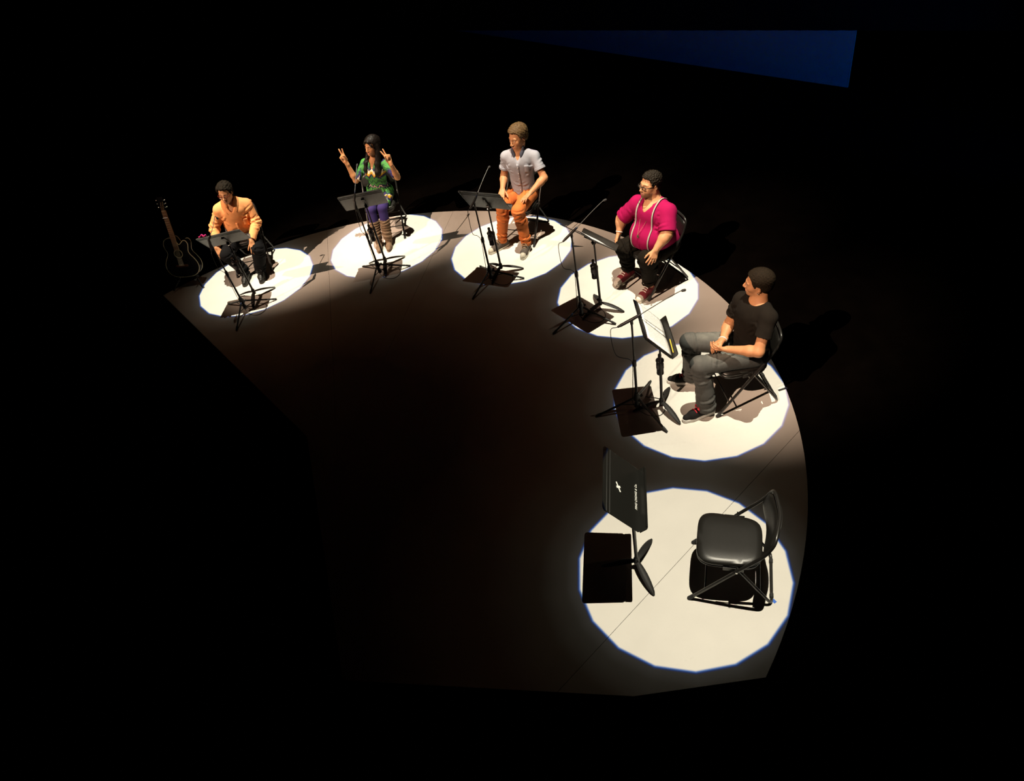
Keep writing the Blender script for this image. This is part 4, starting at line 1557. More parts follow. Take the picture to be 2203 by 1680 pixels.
def sleeve(VT, J, sd, upto, r0, r1, elbow=None, wrist=None, open_r=None):
    """upto: 0..1 along the upper arm, 1..2 along the forearm; hollow at the end"""
    a, b, c = J['sh' + sd], J['el' + sd], J['wr' + sd]
    pts = np.stack([a, b, c])
    V = Vol.__new__(Vol)
    V.h, V.lo, V.n = VT.h, VT.lo, VT.n
    V.d = np.full(tuple(V.n), V.BG, np.float32)
    if upto <= 1:
        e = a + (b - a) * upto
        d_ = unit(b - a)
        V.cone(a, e + d_ * 0.03, r0, r1, 0.03)
        V.cyl_cut(e, d_, 0.13)
        V.carve_cone(e - d_ * 0.02, e + d_ * 0.05, (open_r or r1 - 0.008), (open_r or r1 - 0.008))
    else:
        e = b + (c - b) * (upto - 1)
        d_ = unit(c - b)
        V.cone(a, b, r0, elbow, 0.03)
        V.cone(b, e + d_ * 0.02, elbow, r1, 0.025)
        V.cyl_cut(e, d_, 0.075)
        V.carve_cone(e - d_ * 0.02, e + d_ * 0.04, (open_r or r1 - 0.007), (open_r or r1 - 0.007))
    VT.d = smin(VT.d, V.d, 0.03)


def creases(paths, w=0.011, A=0.007):
    """paths: list of (points, strength). cloth ridges snapped to the surface"""
    def f(P, N):
        out = np.zeros(len(P))
        for pts, am in paths:
            Q = np.array(catmull(pts, 4))
            Q = np.array([P[np.argmin(((P - q) ** 2).sum(1))] for q in Q])
            lo, hi = Q.min(0) - 0.05, Q.max(0) + 0.05
            idx = np.nonzero(np.all((P > lo) & (P < hi), axis=1))[0]
            if len(idx) == 0:
                continue
            S = P[idx]
            best = np.full(len(idx), 1e9)
            tt = np.zeros(len(idx))
            for i in range(len(Q) - 1):
                ba = Q[i + 1] - Q[i]
                t = np.clip((S - Q[i]) @ ba / (ba @ ba + 1e-9), 0, 1)
                d = np.linalg.norm(S - Q[i] - t[:, None] * ba, axis=1)
                m_ = d < best
                best[m_] = d[m_]
                tt[m_] = (i + t[m_]) / (len(Q) - 1)
            tap = np.clip(np.sin(np.pi * np.clip(tt, 0.02, 0.98)), 0, 1) ** 0.6
            out[idx] += A * am * tap * (np.exp(-(best / w) ** 2) - 0.75 * np.exp(-((best - 1.9 * w) / (0.8 * w)) ** 2))
        return out
    return f


def ring_path(c, ax, r, a0, a1, tilt, n=4):
    ax = unit(ax)
    e1 = unit(np.cross(ax, v3(0.2, 0.3, 1) if abs(ax[2]) < 0.8 else v3(1, 0.2, 0)))
    e2 = np.cross(ax, e1)
    return [c + r * (math.cos(a) * e1 + math.sin(a) * e2) + ax * tilt * (a - a0) for a in np.linspace(a0, a1, n)]


def limb_creases(a, b, r, n, rng, spread=0.10, at=1.0, amp=1.0, tilt=0.02):
    """short arcs round a limb axis a->b, clustered at fraction at"""
    out = []
    L = np.linalg.norm(b - a)
    for i in range(n):
        q = at + rng.normal() * spread / L
        a0 = rng.uniform(0, 6.28)
        out.append((ring_path(a + (b - a) * q, b - a, r, a0, a0 + rng.uniform(1.2, 2.6), rng.uniform(-tilt, tilt)), amp * rng.uniform(0.5, 1.1)))
    return out


def cloth_disp(J, amp, seed, arm_r=0.065, long=False):
    R = frame_of(J)
    rng = np.random.default_rng(seed)
    paths = []
    ax = J['neck'] - J['pelvis']
    for sd, sg in (('L', 1), ('R', -1)):
        pit = J['sh' + sd] - R[:, 2] * 0.075 + R[:, 0] * 0.07 - R[:, 1] * sg * 0.02
        for i in range(6):
            t, lat = rng.uniform(0.25, 0.80), sg * rng.uniform(0.02, 0.10)
            e = J['pelvis'] + ax * t + R[:, 1] * lat + R[:, 0] * 0.13
            paths.append(([pit + R[:, 2] * rng.normal() * 0.015, (pit + e) / 2 - R[:, 2] * rng.uniform(0, 0.025), pit * 0.25 + e * 0.75], rng.uniform(0.35, 0.8)))
        paths += limb_creases(J['sh' + sd], J['el' + sd], arm_r, 6, rng, 0.05, 0.45, 0.8, 0.03)
        if long:
            paths += limb_creases(J['sh' + sd], J['el' + sd], arm_r, 7, rng, 0.04, 0.95, 1.2, 0.03)
            paths += limb_creases(J['el' + sd], J['wr' + sd], arm_r * 0.85, 6, rng, 0.06, 0.45, 0.9, 0.03)
    for i in range(9):
        t = rng.uniform(0.08, 0.38)
        l0 = rng.uniform(-0.14, 0.06)
        l1 = l0 + rng.uniform(0.07, 0.16)
        f_ = J['pelvis'] + ax * t + R[:, 0] * 0.15
        paths.append(([f_ + R[:, 1] * l0 + R[:, 2] * rng.normal() * 0.012, f_ + R[:, 1] * (l0 + l1) / 2 - R[:, 2] * 0.012, f_ + R[:, 1] * l1 + R[:, 2] * rng.normal() * 0.02], rng.uniform(0.4, 0.9)))
    cr = creases(paths, 0.0115, amp)

    def f(P, N):
        return cr(P, N) + amp * 0.28 * wob(P, 22, seed, 6) + amp * 0.10 * wob(P, 65, seed + 9, 6)
    return f


def v_neck(V, J, hc, HR, s, depth=0.10, wide=0.055, back=0.0, k=0.008):
    """opening round the neck plus a V down the chest"""
    R = frame_of(J)
    nk = J['neck']
    V.carve_cone(nk - R[:, 2] * 0.030 + R[:, 0] * 0.004, nk + R[:, 2] * 0.12 + R[:, 0] * 0.05, wide, wide + 0.035, k)
    if depth > 0:
        top = nk + R[:, 0] * 0.09 - R[:, 2] * 0.01
        bot = nk + R[:, 0] * (0.14 if wide < 0.065 else 0.205) - R[:, 2] * depth
        V.carve_cone(top, bot, wide * 0.82, 0.004, k)


def collar(V, J, m, parent, r=0.066, h=0.040, gap=0.5, flare=0.035, point=0.030, name='collar', cx=0.016):
    """folded collar: stand round the neck, leaf laid on the garment surface"""
    surf_pt(V, J['neck'], v3(0, 0, 1))
    R = frame_of(J)
    n = 34

    def ground(p_):
        hit = V.bvh.ray_cast(Vector(p_ + R[:, 2] * 0.11), Vector(-R[:, 2]), 0.30)
        return p_ if hit[0] is None else v3(tuple(hit[0]))
    G = np.zeros((n, 5, 3))
    for i in range(n):
        q = gap + (2 * math.pi - 2 * gap) * i / (n - 1)
        dirn = R[:, 0] * math.cos(q) + R[:, 1] * math.sin(q)
        fr = max(0.0, math.cos(q))
        c = J['neck'] + R[:, 0] * cx
        b0 = ground(c + dirn * r)
        hh = h * (1 - 0.55 * fr ** 2)
        b0 = b0 - R[:, 2] * max(0.0, (b0 - c) @ R[:, 2] - 0.035)
        G[i, 0] = b0 - R[:, 2] * 0.012
        G[i, 1] = b0 + R[:, 2] * hh - dirn * 0.004
        G[i, 2] = b0 + R[:, 2] * hh * 0.95 + dirn * 0.006
        g3 = ground(c + dirn * (r + flare * 0.55))
        G[i, 3] = g3 + R[:, 2] * 0.009
        g4 = ground(c + dirn * (r + flare + point * fr ** 3))
        G[i, 4] = g4 + R[:, 2] * 0.006 + dirn * 0.002
    o_ = link(name, MB().grid(G).mesh(name), m, parent)
    sd_ = o_.modifiers.new('thickness', 'SOLIDIFY')
    sd_.thickness = 0.003
    return o_


def hair_mesh(root, hc, HR, s, opt, m, amp, freq, seed, h=0.004, more=None, rad=0.19, lo=None, hi=None, name='hair', strands=None):
    V = Vol(hc - rad if lo is None else lo, hc + rad if hi is None else hi, h)
    V.local(hc, HR, s, 0.19, hair_dist(opt), 0.0)
    if more:
        more(V)

    def disp(P, N):
        out = amp * (wob(P, freq, seed, 8) * 0.6 + 0.4 * wob(P, freq * 1.9, seed + 1, 8))
        if strands:
            l = to_local(P, hc, HR, s)
            ang = np.arctan2(l[:, 1], l[:, 0] + 0.02)
            out = out * 0.3 + strands * (np.sin(ang * 46 + 3 * wob(P, 14, seed + 2, 5)) * 0.6 + np.sin(ang * 90 + 2 * wob(P, 20, seed + 3, 5)) * 0.4)
        return out
    return surf(V, name, m, root, disp=disp, smooth_it=1)


# ================================================================== person 3: light shirt, orange trousers
def person_shirt_orange_trousers():
    J = JJ(pelvis=(-.120, .0, .50), neck=(-.075, .045, 1.055), shL=(-.135, .215, .978), shR=(-.055, -.135, .995), elL=(-.063, .322, .722), elR=(-.045, -.190, .728), wrL=(.135, .228, .640), wrR=(.150, -.125, .672),
           hiL=(-.075, .09, .49), hiR=(-.11, -.10, .49), knL=(.345, .140, .515), knR=(.300, -.080, .525), anL=(.350, .174, .095), anR=(.345, -.150, .095))
    toL, toR = v3(.53, .203, .03), v3(.50, -.235, .03)
    s = 1.06
    hc, HR = place_head((-.116, .048, 1.310), (-.002, .034, 1.064), (-22, 8, 2), s)
    V = Vol(LO, HI, 0.0045)
    spec = [(0.05, 0.0, .100, .150, .11), (0.36, .012, .098, .136, .15), (0.70, .012, .110, .156, .16)]
    torso(V, J, spec, -0.006, shoulder=0.050)
    arms(V, J, (0.050, 0.041, 0.043, 0.026))
    legs(V, J)
    neck_and_head(V, J, hc, HR, s, {}, 0.055)
    hand(V, J['wrL'], (.150, -.072, -.048), (0.05, 0.1, -1), True, 1.0, (0.18, 0.14, 0.2, 0.28), 0.17, (0.75, 0.2))
    hand(V, J['wrR'], (.150, .035, -.055), (0.05, -0.05, -1), False, 1.0, (0.20, 0.16, 0.22, 0.3), 0.12, (0.8, 0.2))
    root = person_root(3, V, skin_tint((0.46, 0.215, 0.10), hc, HR, s, lips=(0.46, 0.17, 0.12), brow=((0.10, 0.05, 0.02), 0.85)), 'person in a pale grey short-sleeved shirt and orange trousers, looking down')
    eyes(root, hc, HR, s, squint=0.45)
    hair_mesh(root, hc, HR, s, dict(thick=0.020, front=0.074), mat('brown_hair', (0.075, 0.045, 0.019), 0.6, spec=0.15, var=0.5, vscale=90), 0.0035, 240, 31)
    m = mat('pale_chambray', (0.28, 0.285, 0.325), 0.9, spec=0.15, bump=0.12, bscale=400, var=0.04, vscale=30)
    VS = Vol(LO, HI, 0.006)
    g = 0.010
    torso(VS, J, spec, g, shoulder=0.058)
    R = frame_of(J)
    VS.ell(J['pelvis'] + R[:, 0] * 0.02 + R[:, 2] * 0.03, (0.125, 0.165, 0.10), R, 0.05)
    for sd in 'LR':
        sleeve(VS, J, sd, 0.58, 0.056, 0.064)
    v_neck(VS, J, hc, HR, s, 0.12, 0.056)
    VS.plane(J['pelvis'] + v3(0, 0, 0.035), (-0.15, 0, -1))
    VS.plane(J['pelvis'] + v3(0.15, 0, 0.02), (1, 0, -0.3))
    sh = surf(VS, 'shirt', m, root, disp=cloth_disp(J, 0.0065, 41), smooth_it=2)
    front_strip(VS, J, 0.12, 0.80, 0.0, 'placket', m, sh, 0.030, push=0.003)
    buttons(VS, J, (0.2, 0.33, 0.46, 0.59, 0.72), 0.0, mat('white_button', (0.7, 0.7, 0.68), 0.4), sh)
    collar(VS, J, mat('dark_denim_collar', (0.045, 0.05, 0.075), 0.8), sh, 0.064, 0.046, 0.42, 0.016, 0.012)
    front_strip(VS, J, 0.58, 0.76, 0.085, 'chest_pocket', m, sh, 0.085, n=6, push=0.003)
    for sd in 'LR':
        a, b = J['sh' + sd], J['el' + sd]
        e = a + (b - a) * 0.55
        d_ = unit(b - a)
        MB().tube([e - d_ * 0.014, e - d_ * 0.012, e + d_ * 0.012, e + d_ * 0.014], [0.062, 0.0675, 0.0675, 0.062], 24, cap=False).build('rolled_cuff', m, sh).modifiers.new('thickness', 'SOLIDIFY').thickness = 0.004
    mt = mat('orange_chino', (0.50, 0.125, 0.020), 0.85, bump=0.12, bscale=300, var=0.08, vscale=14)
    trousers(J, root, mt, r=(0.096, 0.074, 0.070, 0.058), hem=0.075, waist_t=0.16, folds=0.008, seed=5)
    mu, ms, ml = mat('grey_canvas', (0.075, 0.060, 0.048), 0.9, bump=0.1, bscale=400), mat('offwhite_rubber', (0.62, 0.58, 0.48), 0.7), mat('tan_lace', (0.25, 0.16, 0.09), 0.8)
    for sd, T in (('L', toL), ('R', toR)):
        shoe(root, J['an' + sd], T, 1.06, mu, ms, ml, toe=mat('cream_toe_rubber', (0.50, 0.45, 0.36), 0.7), name='canvas_shoe')


# ================================================================== person 5: black t-shirt, jeans
def person_black_tshirt():
    J = JJ(pelvis=(-.075, .0, .50), neck=(-.095, .035, 1.025), shL=(-.115, .205, .985), shR=(-.01, -.125, .965), elL=(-.005, .300, .722), elR=(.068, -.145, .672), wrL=(.180, .140, .668), wrR=(.172, .008, .655),
           hiL=(-.05, .095, .49), hiR=(-.04, -.09, .49), knL=(.385, .100, .515), knR=(.378, -.205, .515), anL=(.352, .166, .095), anR=(.348, -.238, .095))
    toL, toR = v3(.530, .196, .03), v3(.503, -.298, .03)
    s = 0.97
    hc, HR = place_head((-.118, -.012, 1.262), (-.002, .000, 1.052), (-30, 4, -4), s)
    V = Vol(LO, HI, 0.0045)
    spec = [(0.05, 0.0, .115, .160, .12), (0.36, .022, .118, .150, .16), (0.70, .020, .122, .160, .16)]
    torso(V, J, spec, -0.006, shoulder=0.052)
    arms(V, J, (0.052, 0.043, 0.044, 0.026))
    legs(V, J)
    neck_and_head(V, J, hc, HR, s, {}, 0.057)
    tl = hand(V, J['wrL'], (.110, -.072, -.018), (-0.05, -0.45, 0.9), True, 0.95, (0.55, 0.6, 0.65, 0.7), 0.06, (0.5, 0.45), thumb_in=0.25)
    hand(V, J['wrR'], (.108, .040, -.006), (0.25, 0.55, -0.75), False, 0.95, (0.50, 0.55, 0.6, 0.7), 0.06, (0.5, 0.4), thumb_in=0.2)
    root = person_root(5, V, skin_tint((0.47, 0.215, 0.10), hc, HR, s, lips=(0.48, 0.17, 0.12), brow=((0.03, 0.02, 0.012), 0.9)), 'person in a black t-shirt and blue-grey jeans with clasped hands, head turned away')
    eyes(root, hc, HR, s)
    hair_mesh(root, hc, HR, s, dict(thick=0.011, front=0.070), mat('cropped_dark_hair', (0.012, 0.008, 0.0045), 0.75, spec=0.08, bump=0.35, bscale=500, var=0.5, vscale=160), 0.0012, 420, 51)
    m = mat('black_jersey', (0.009, 0.0068, 0.005), 0.95, spec=0.12, bump=0.08, bscale=350, var=0.1, vscale=20)
    VS = Vol(LO, HI, 0.006)
    torso(VS, J, spec, 0.008, shoulder=0.060)
    R = frame_of(J)
    VS.ell(J['pelvis'] + R[:, 0] * 0.01 + R[:, 2] * 0.01, (0.130, 0.175, 0.11), R, 0.05)
    for sd in 'LR':
        sleeve(VS, J, sd, 0.60, 0.058, 0.068)
    v_neck(VS, J, hc, HR, s, 0.0, 0.064)
    VS.plane(J['pelvis'] + v3(0, 0, -0.02), (0, 0, -1))
    VS.plane(J['pelvis'] + v3(0.14, 0, 0.02), (1, 0, -0.3))
    sh = surf(VS, 't_shirt', m, root, disp=cloth_disp(J, 0.006, 61), smooth_it=2)
    mj = mat('faded_denim', (0.092, 0.105, 0.115), 0.85, attr='tint', bump=0.2, bscale=500, var=0.10, vscale=40)

    def denim(P, N):
        base = v3(0.050, 0.052, 0.049)
        C = np.repeat(base[None], len(P), 0)
        for sd in 'LR':
            a, b, c = J['hi' + sd], J['kn' + sd], J['an' + sd]
            for p0, p1, am in ((a, b, 1.0), (b, c, 0.45)):
                t = np.clip((P - p0) @ (p1 - p0) / ((p1 - p0) @ (p1 - p0)), 0, 1)
                q = p0 + t[:, None] * (p1 - p0)
                up_ = v3(0, 0, 1) if am == 1 else v3(1, 0, 0)
                off = P - q
                fac = np.exp(-(np.linalg.norm(off - off @ up_[:, None] * up_, axis=1) / 0.045) ** 2) * ((off @ up_) > 0) * np.exp(-((t - 0.55) / 0.38) ** 2)
                C += am * fac[:, None] * v3(0.080, 0.079, 0.066) * (1 + 0.25 * wob(P, 90, 8)[:, None])
        return np.clip(C, 0, 1)
    trousers(J, root, mj, name='jeans', r=(0.098, 0.080, 0.074, 0.076), hem=0.070, waist_t=0.10, folds=0.007, seed=9, flare=0.082, col=denim)
    mu, ms, ml = mat('black_suede', (0.008, 0.0075, 0.0075), 0.85, spec=0.2), mat('white_sole', (0.72, 0.70, 0.66), 0.6), mat('red_lace', (0.50, 0.012, 0.03), 0.7)
    for sd, T in (('L', toL), ('R', toR)):
        shoe(root, J['an' + sd], T, 1.06, mu, ms, ml, name='sneaker', sole_h=0.034)
    band(root, 'bracelet', J['wrR'] - unit(J['wrR'] - J['elR']) * 0.005, J['wrR'] - J['elR'], 0.031, mat('white_bracelet', (0.7, 0.68, 0.62), 0.5), 0.0045)
    e = hc + HR @ (v3(-0.004, 0.0845, -0.040) * s)
    MB().lathe([(0.002, -0.004), (0.0045, -0.002), (0.0045, 0.002), (0.002, 0.004)], 8, e).build('earring', M_CHROME, root)
    MB().lathe([(0.0015, -0.004), (0.005, 0.0), (0.0015, 0.004)], 8, tl[4]).build('painted_nail', mat('blue_nail_polish', (0.03, 0.05, 0.30), 0.3), root)


# ================================================================== person 4: magenta shirt, braces
def person_magenta():
    J = JJ(drop=0.045, tuck=0.015, pelvis=(-.085, .0, .50), neck=(.005, .005, .985), shL=(-.035, .195, .942), shR=(.062, -.205, .918), elL=(.060, .278, .735), elR=(.175, -.325, .690), wrL=(.190, .275, .615), wrR=(.238, -.288, .580),
           hiL=(-.075, .105, .485), hiR=(-.055, -.105, .485), knL=(.232, .175, .472), knR=(.275, -.155, .462), anL=(.180, .125, .105), anR=(.175, -.262, .105))
    toL, toR = v3(.350, .177, .03), v3(.350, -.222, .03)
    s = 0.97
    hc, HR = place_head((-.012, -.030, 1.232), (.125, -.010, 1.040), (0, -6, 0), s)
    V = Vol(LO, HI, 0.0045)
    spec = [(0.05, 0.02, .155, .205, .13), (0.31, .125, .200, .225, .172), (0.72, .040, .150, .190, .155)]
    torso(V, J, spec, -0.008, shoulder=0.066)
    arms(V, J, (0.068, 0.056, 0.054, 0.031))
    legs(V, J, (0.105, 0.072, 0.068, 0.042))
    neck_and_head(V, J, hc, HR, s, dict(fat=0.013), 0.070)
    hand(V, J['wrL'], (.090, .025, -.125), (-0.30, -1.0, -0.30), True, 1.0, (0.22, 0.2, 0.25, 0.3), 0.20, (0.70, 0.2), palm_w=1.1)
    hand(V, J['wrR'], (.050, .008, -.115), (-0.3, 0.9, -0.2), False, 1.0, (0.30, 0.35, 0.4, 0.45), 0.10, (0.55, 0.25), palm_w=1.1)
    root = person_root(4, V, skin_tint((0.52, 0.265, 0.135), hc, HR, s, lips=(0.52, 0.20, 0.16), brow=((0.035, 0.02, 0.012), 0.9), beard=((0.06, 0.028, 0.014), 0.75)),
                       'person in a magenta shirt with pale braces, black glasses and maroon high-tops')
    eyes(root, hc, HR, s)
    hair_mesh(root, hc, HR, s, dict(thick=0.014, front=0.072), mat('curly_black_hair', (0.011, 0.008, 0.005), 0.6, spec=0.12), 0.0055, 300, 71)
    glasses(root, hc, HR, s, mat('black_acetate', (0.006, 0.006, 0.006), 0.25), rim=0.0034, hh=0.0165)
    m = mat('magenta_jersey', (0.27, 0.003, 0.060), 0.9, spec=0.15, bump=0.1, bscale=350, var=0.05, vscale=18)
    VS = Vol(LO, HI, 0.006)
    torso(VS, J, spec, 0.008, shoulder=0.076)
    for sd in 'LR':
        sleeve(VS, J, sd, 0.90, 0.076, 0.088, open_r=0.074)
    v_neck(VS, J, hc, HR, s, 0.165, 0.070)
    VS.plane(J['pelvis'] + v3(0, 0, 0.03), (0, 0, -1))
    sh = surf(VS, 'shirt', m, root, disp=cloth_disp(J, 0.007, 81, 0.085), smooth_it=2)
    R = frame_of(J)
    VO = Vol(LO, HI, 0.009)
    torso(VO, J, spec, 0.010, shoulder=0.076)
    P_, Q_, T_ = VO.arrays()
    VO.pts, VO.quads, VO.bvh = P_, Q_, None
    front_strip(VS, J, 0.20, 0.60, 0.0, 'placket', m, sh, 0.020, push=0.002)
    ms_ = mat('pale_brace_webbing', (0.34, 0.32, 0.27), 0.8, bump=0.3, bscale=700)
    for lat in (0.105, -0.105):
        pts, ws, us = [], [], []
        ctr = J['pelvis'] + (J['neck'] - J['pelvis']) * 0.72 + R[:, 1] * lat * 0.95
        for q in np.linspace(2.2, 0.0, 12):
            d_ = R[:, 2] * math.sin(q) + R[:, 0] * math.cos(q)
            pts.append(surf_pt(VO, ctr, d_) + d_ * 0.008)
            ws.append(R[:, 1])
            us.append(d_)
        for t in np.linspace(0.62, 0.06, 12):
            o_ = J['pelvis'] + (J['neck'] - J['pelvis']) * t + R[:, 1] * lat
            pts.append(surf_pt(VO, o_, R[:, 0]) + R[:, 0] * 0.008)
            ws.append(R[:, 1])
            us.append(R[:, 0])
        ribbon(pts, ws, us, 'brace_strap', ms_, sh, 0.015, 0.003)
    # pendant
    pn_ = surf_pt(VS, J['pelvis'] + (J['neck'] - J['pelvis']) * 0.52 + R[:, 1] * -0.005, R[:, 0]) + R[:, 0] * 0.012
    pd = MB().lathe([(0.003, 0.022), (0.010, 0.012), (0.013, 0.0), (0.010, -0.014), (0.003, -0.024)], 10, pn_, R).build('pendant', mat('dark_brass', (0.28, 0.20, 0.12), 0.35, metal=0.8), root)
    ch = []
    for sg in (1, -1):
        a = J['neck'] + R[:, 1] * sg * 0.075 + R[:, 0] * 0.03
        b = surf_pt(VS, J['pelvis'] + (J['neck'] - J['pelvis']) * 0.74 + R[:, 1] * sg * 0.035, R[:, 0]) + R[:, 0] * 0.006
        MB().tube(catmull([a, (a + b) / 2 + R[:, 0] * 0.03, b, pn_ + R[:, 2] * 0.022], 5), 0.0014, 5).build('chain', MATS['dark_brass'], pd)
    mt = mat('black_trouser_cloth', (0.0065, 0.005, 0.0032), 0.95, spec=0.12, bump=0.1, bscale=300)
    trousers(J, root, mt, r=(0.118, 0.094, 0.082, 0.068), pel=(0.185, 0.222, 0.120), hem=0.140, waist_t=0.12, folds=0.010, seed=13, pelf=0.035)
    mu, msl, ml, mtc = mat('maroon_canvas', (0.20, 0.018, 0.030), 0.85, bump=0.1, bscale=400), mat('cream_rubber', (0.66, 0.60, 0.50), 0.7), mat('white_lace', (0.72, 0.68, 0.60), 0.8), mat('white_toe_rubber', (0.66, 0.60, 0.52), 0.6)
    for sd, T in (('L', toL), ('R', toR)):
        shoe(root, J['an' + sd], T, 1.08, mu, msl, ml, high=True, toe=mtc, name='high_top_shoe', fat=1.06)
        band(root, 'sock_cuff', J['an' + sd] + v3(0.01, 0, 0.035), (0, 0, 1), 0.042, mat('pink_sock', (0.45, 0.10, 0.14), 0.9), 0.008)
    band(root, 'bracelet', J['wrR'], J['wrR'] - J['elR'], 0.034, mat('pale_bead', (0.66, 0.62, 0.55), 0.4), 0.0045)
    dL, dR = unit(v3(.090, .025, -.125)), unit(v3(.050, .008, -.115))
    MB().lathe([(0.004, -0.005), (0.010, -0.003), (0.010, 0.003), (0.004, 0.005)], 10, J['wrL'] + dL * 0.108 + v3(0.005, 0.020, 0.008)).build('ring', MATS['dark_brass'], root)
    MB().lathe([(0.004, -0.005), (0.009, -0.003), (0.009, 0.003), (0.004, 0.005)], 10, J['wrR'] + dR * 0.105 + v3(0.010, -0.026, 0.0)).build('ring', M_CHROME, root)


# ================================================================== person 1: orange shirt
def person_orange_shirt():
    J = JJ(pelvis=(-.02, .03, .49), neck=(.155, .088, .985), shL=(.115, .255, .895), shR=(.155, -.095, .922), elL=(.160, .275, .640), elR=(.165, -.235, .690), wrL=(.395, .200, .522), wrR=(.372, -.248, .525),
           hiL=(.02, .12, .475), hiR=(.01, -.065, .475), knL=(.405, .232, .405), knR=(.392, -.166, .410), anL=(.351, .120, .09), anR=(.335, -.078, .09))
    toL, toR = v3(.537, .135, .03), v3(.513, -.088, .03)
    s = 0.93
    hc, HR = place_head((.190, .100, 1.198), (.278, .092, 1.000), (-8, 4, -6), s)
    V = Vol(LO, HI, 0.0045)
    spec = [(0.05, 0.02, .150, .190, .13), (0.36, .035, .150, .185, .16), (0.70, .022, .135, .172, .155)]
    torso(V, J, spec, -0.008, shoulder=0.050)
    arms(V, J, (0.048, 0.040, 0.040, 0.024))
    legs(V, J, (0.088, 0.062, 0.056, 0.038))
    neck_and_head(V, J, hc, HR, s, {}, 0.053)
    hand(V, J['wrL'], (.095, .002, -.135), (-0.8, 0.0, -0.6), True, 0.95, (0.15, 0.12, 0.18, 0.25), 0.22, (0.8, 0.15))
    hand(V, J['wrR'], (.085, .015, -.140), (-0.8, 0.15, -0.6), False, 0.95, (0.25, 0.25, 0.3, 0.35), 0.10, (0.6, 0.2))
    root = person_root(1, V, skin_tint((0.47, 0.225, 0.105), hc, HR, s, lips=(0.42, 0.15, 0.12), brow=((0.04, 0.025, 0.015), 0.8)), 'person in an orange long-sleeved shirt and glasses, bent forward with hands on knees')
    eyes(root, hc, HR, s, squint=0.4)
    hair_mesh(root, hc, HR, s, dict(thick=0.024, front=0.074), mat('short_curly_hair', (0.010, 0.0075, 0.005), 0.7, spec=0.07), 0.0055, 260, 91)
    glasses(root, hc, HR, s, mat('red_brown_acetate', (0.14, 0.018, 0.010), 0.3), rim=0.0022, hh=0.0135)
    m = mat('orange_cotton', (0.80, 0.33, 0.125), 0.9, spec=0.15, bump=0.1, bscale=350, var=0.04, vscale=20)
    VS = Vol(LO, HI, 0.006)
    torso(VS, J, spec, 0.012, shoulder=0.062)
    R = frame_of(J)
    VS.ell(J['pelvis'] + R[:, 0] * 0.02, (0.145, 0.185, 0.115), R, 0.05)
    VS.plane(J['pelvis'] + v3(0, 0, -0.01), (0, 0, -1))
    VS.plane(J['pelvis'] + v3(0.19, 0, 0.03), (1, 0, -0.5))
    for sd in 'LR':
        sleeve(VS, J, sd, 1.90, 0.064, 0.046, elbow=0.062, open_r=0.034)
    v_neck(VS, J, hc, HR, s, 0.10, 0.058)
    sh = surf(VS, 'shirt', m, root, disp=cloth_disp(J, 0.009, 101, 0.064, True), smooth_it=2)
    front_strip(VS, J, 0.10, 0.60, 0.0, 'placket', m, sh, 0.032, push=0.004)
    buttons(VS, J, (0.16, 0.30, 0.44, 0.57), 0.0, mat('orange_button', (0.80, 0.45, 0.25), 0.4), sh, push=0.008)
    front_strip(VS, J, 0.46, 0.64, 0.088, 'chest_pocket', m, sh, 0.095, n=6, push=0.004)
    collar(VS, J, m, sh, 0.066, 0.042, 0.38, 0.040, 0.045)
    for sd in 'LR':
        b, c = J['el' + sd], J['wr' + sd]
        d_ = unit(c - b)
        e = b + (c - b) * 0.84
        MB().tube([e - d_ * 0.026, e - d_ * 0.024, e + d_ * 0.024, e + d_ * 0.026], [0.046, 0.0505, 0.0475, 0.043], 24, cap=False).build('cuff', m, sh).modifiers.new('thickness', 'SOLIDIFY').thickness = 0.004
    mt = mat('black_slacks', (0.0048, 0.0048, 0.0055), 0.95, spec=0.12, bump=0.1, bscale=300)
    trousers(J, root, mt, r=(0.102, 0.082, 0.076, 0.070), pel=(0.145, 0.180, 0.105), hem=0.075, waist_t=0.12, folds=0.008, seed=17)
    for sd, T in (('L', toL), ('R', toR)):
        shoe(root, J['an' + sd], T, 1.02, mat('black_leather', (0.008, 0.0075, 0.0065), 0.5, spec=0.3), mat('black_sole', (0.02, 0.017, 0.014), 0.8), mat('black_lace', (0.015, 0.015, 0.015), 0.8), name='leather_shoe')


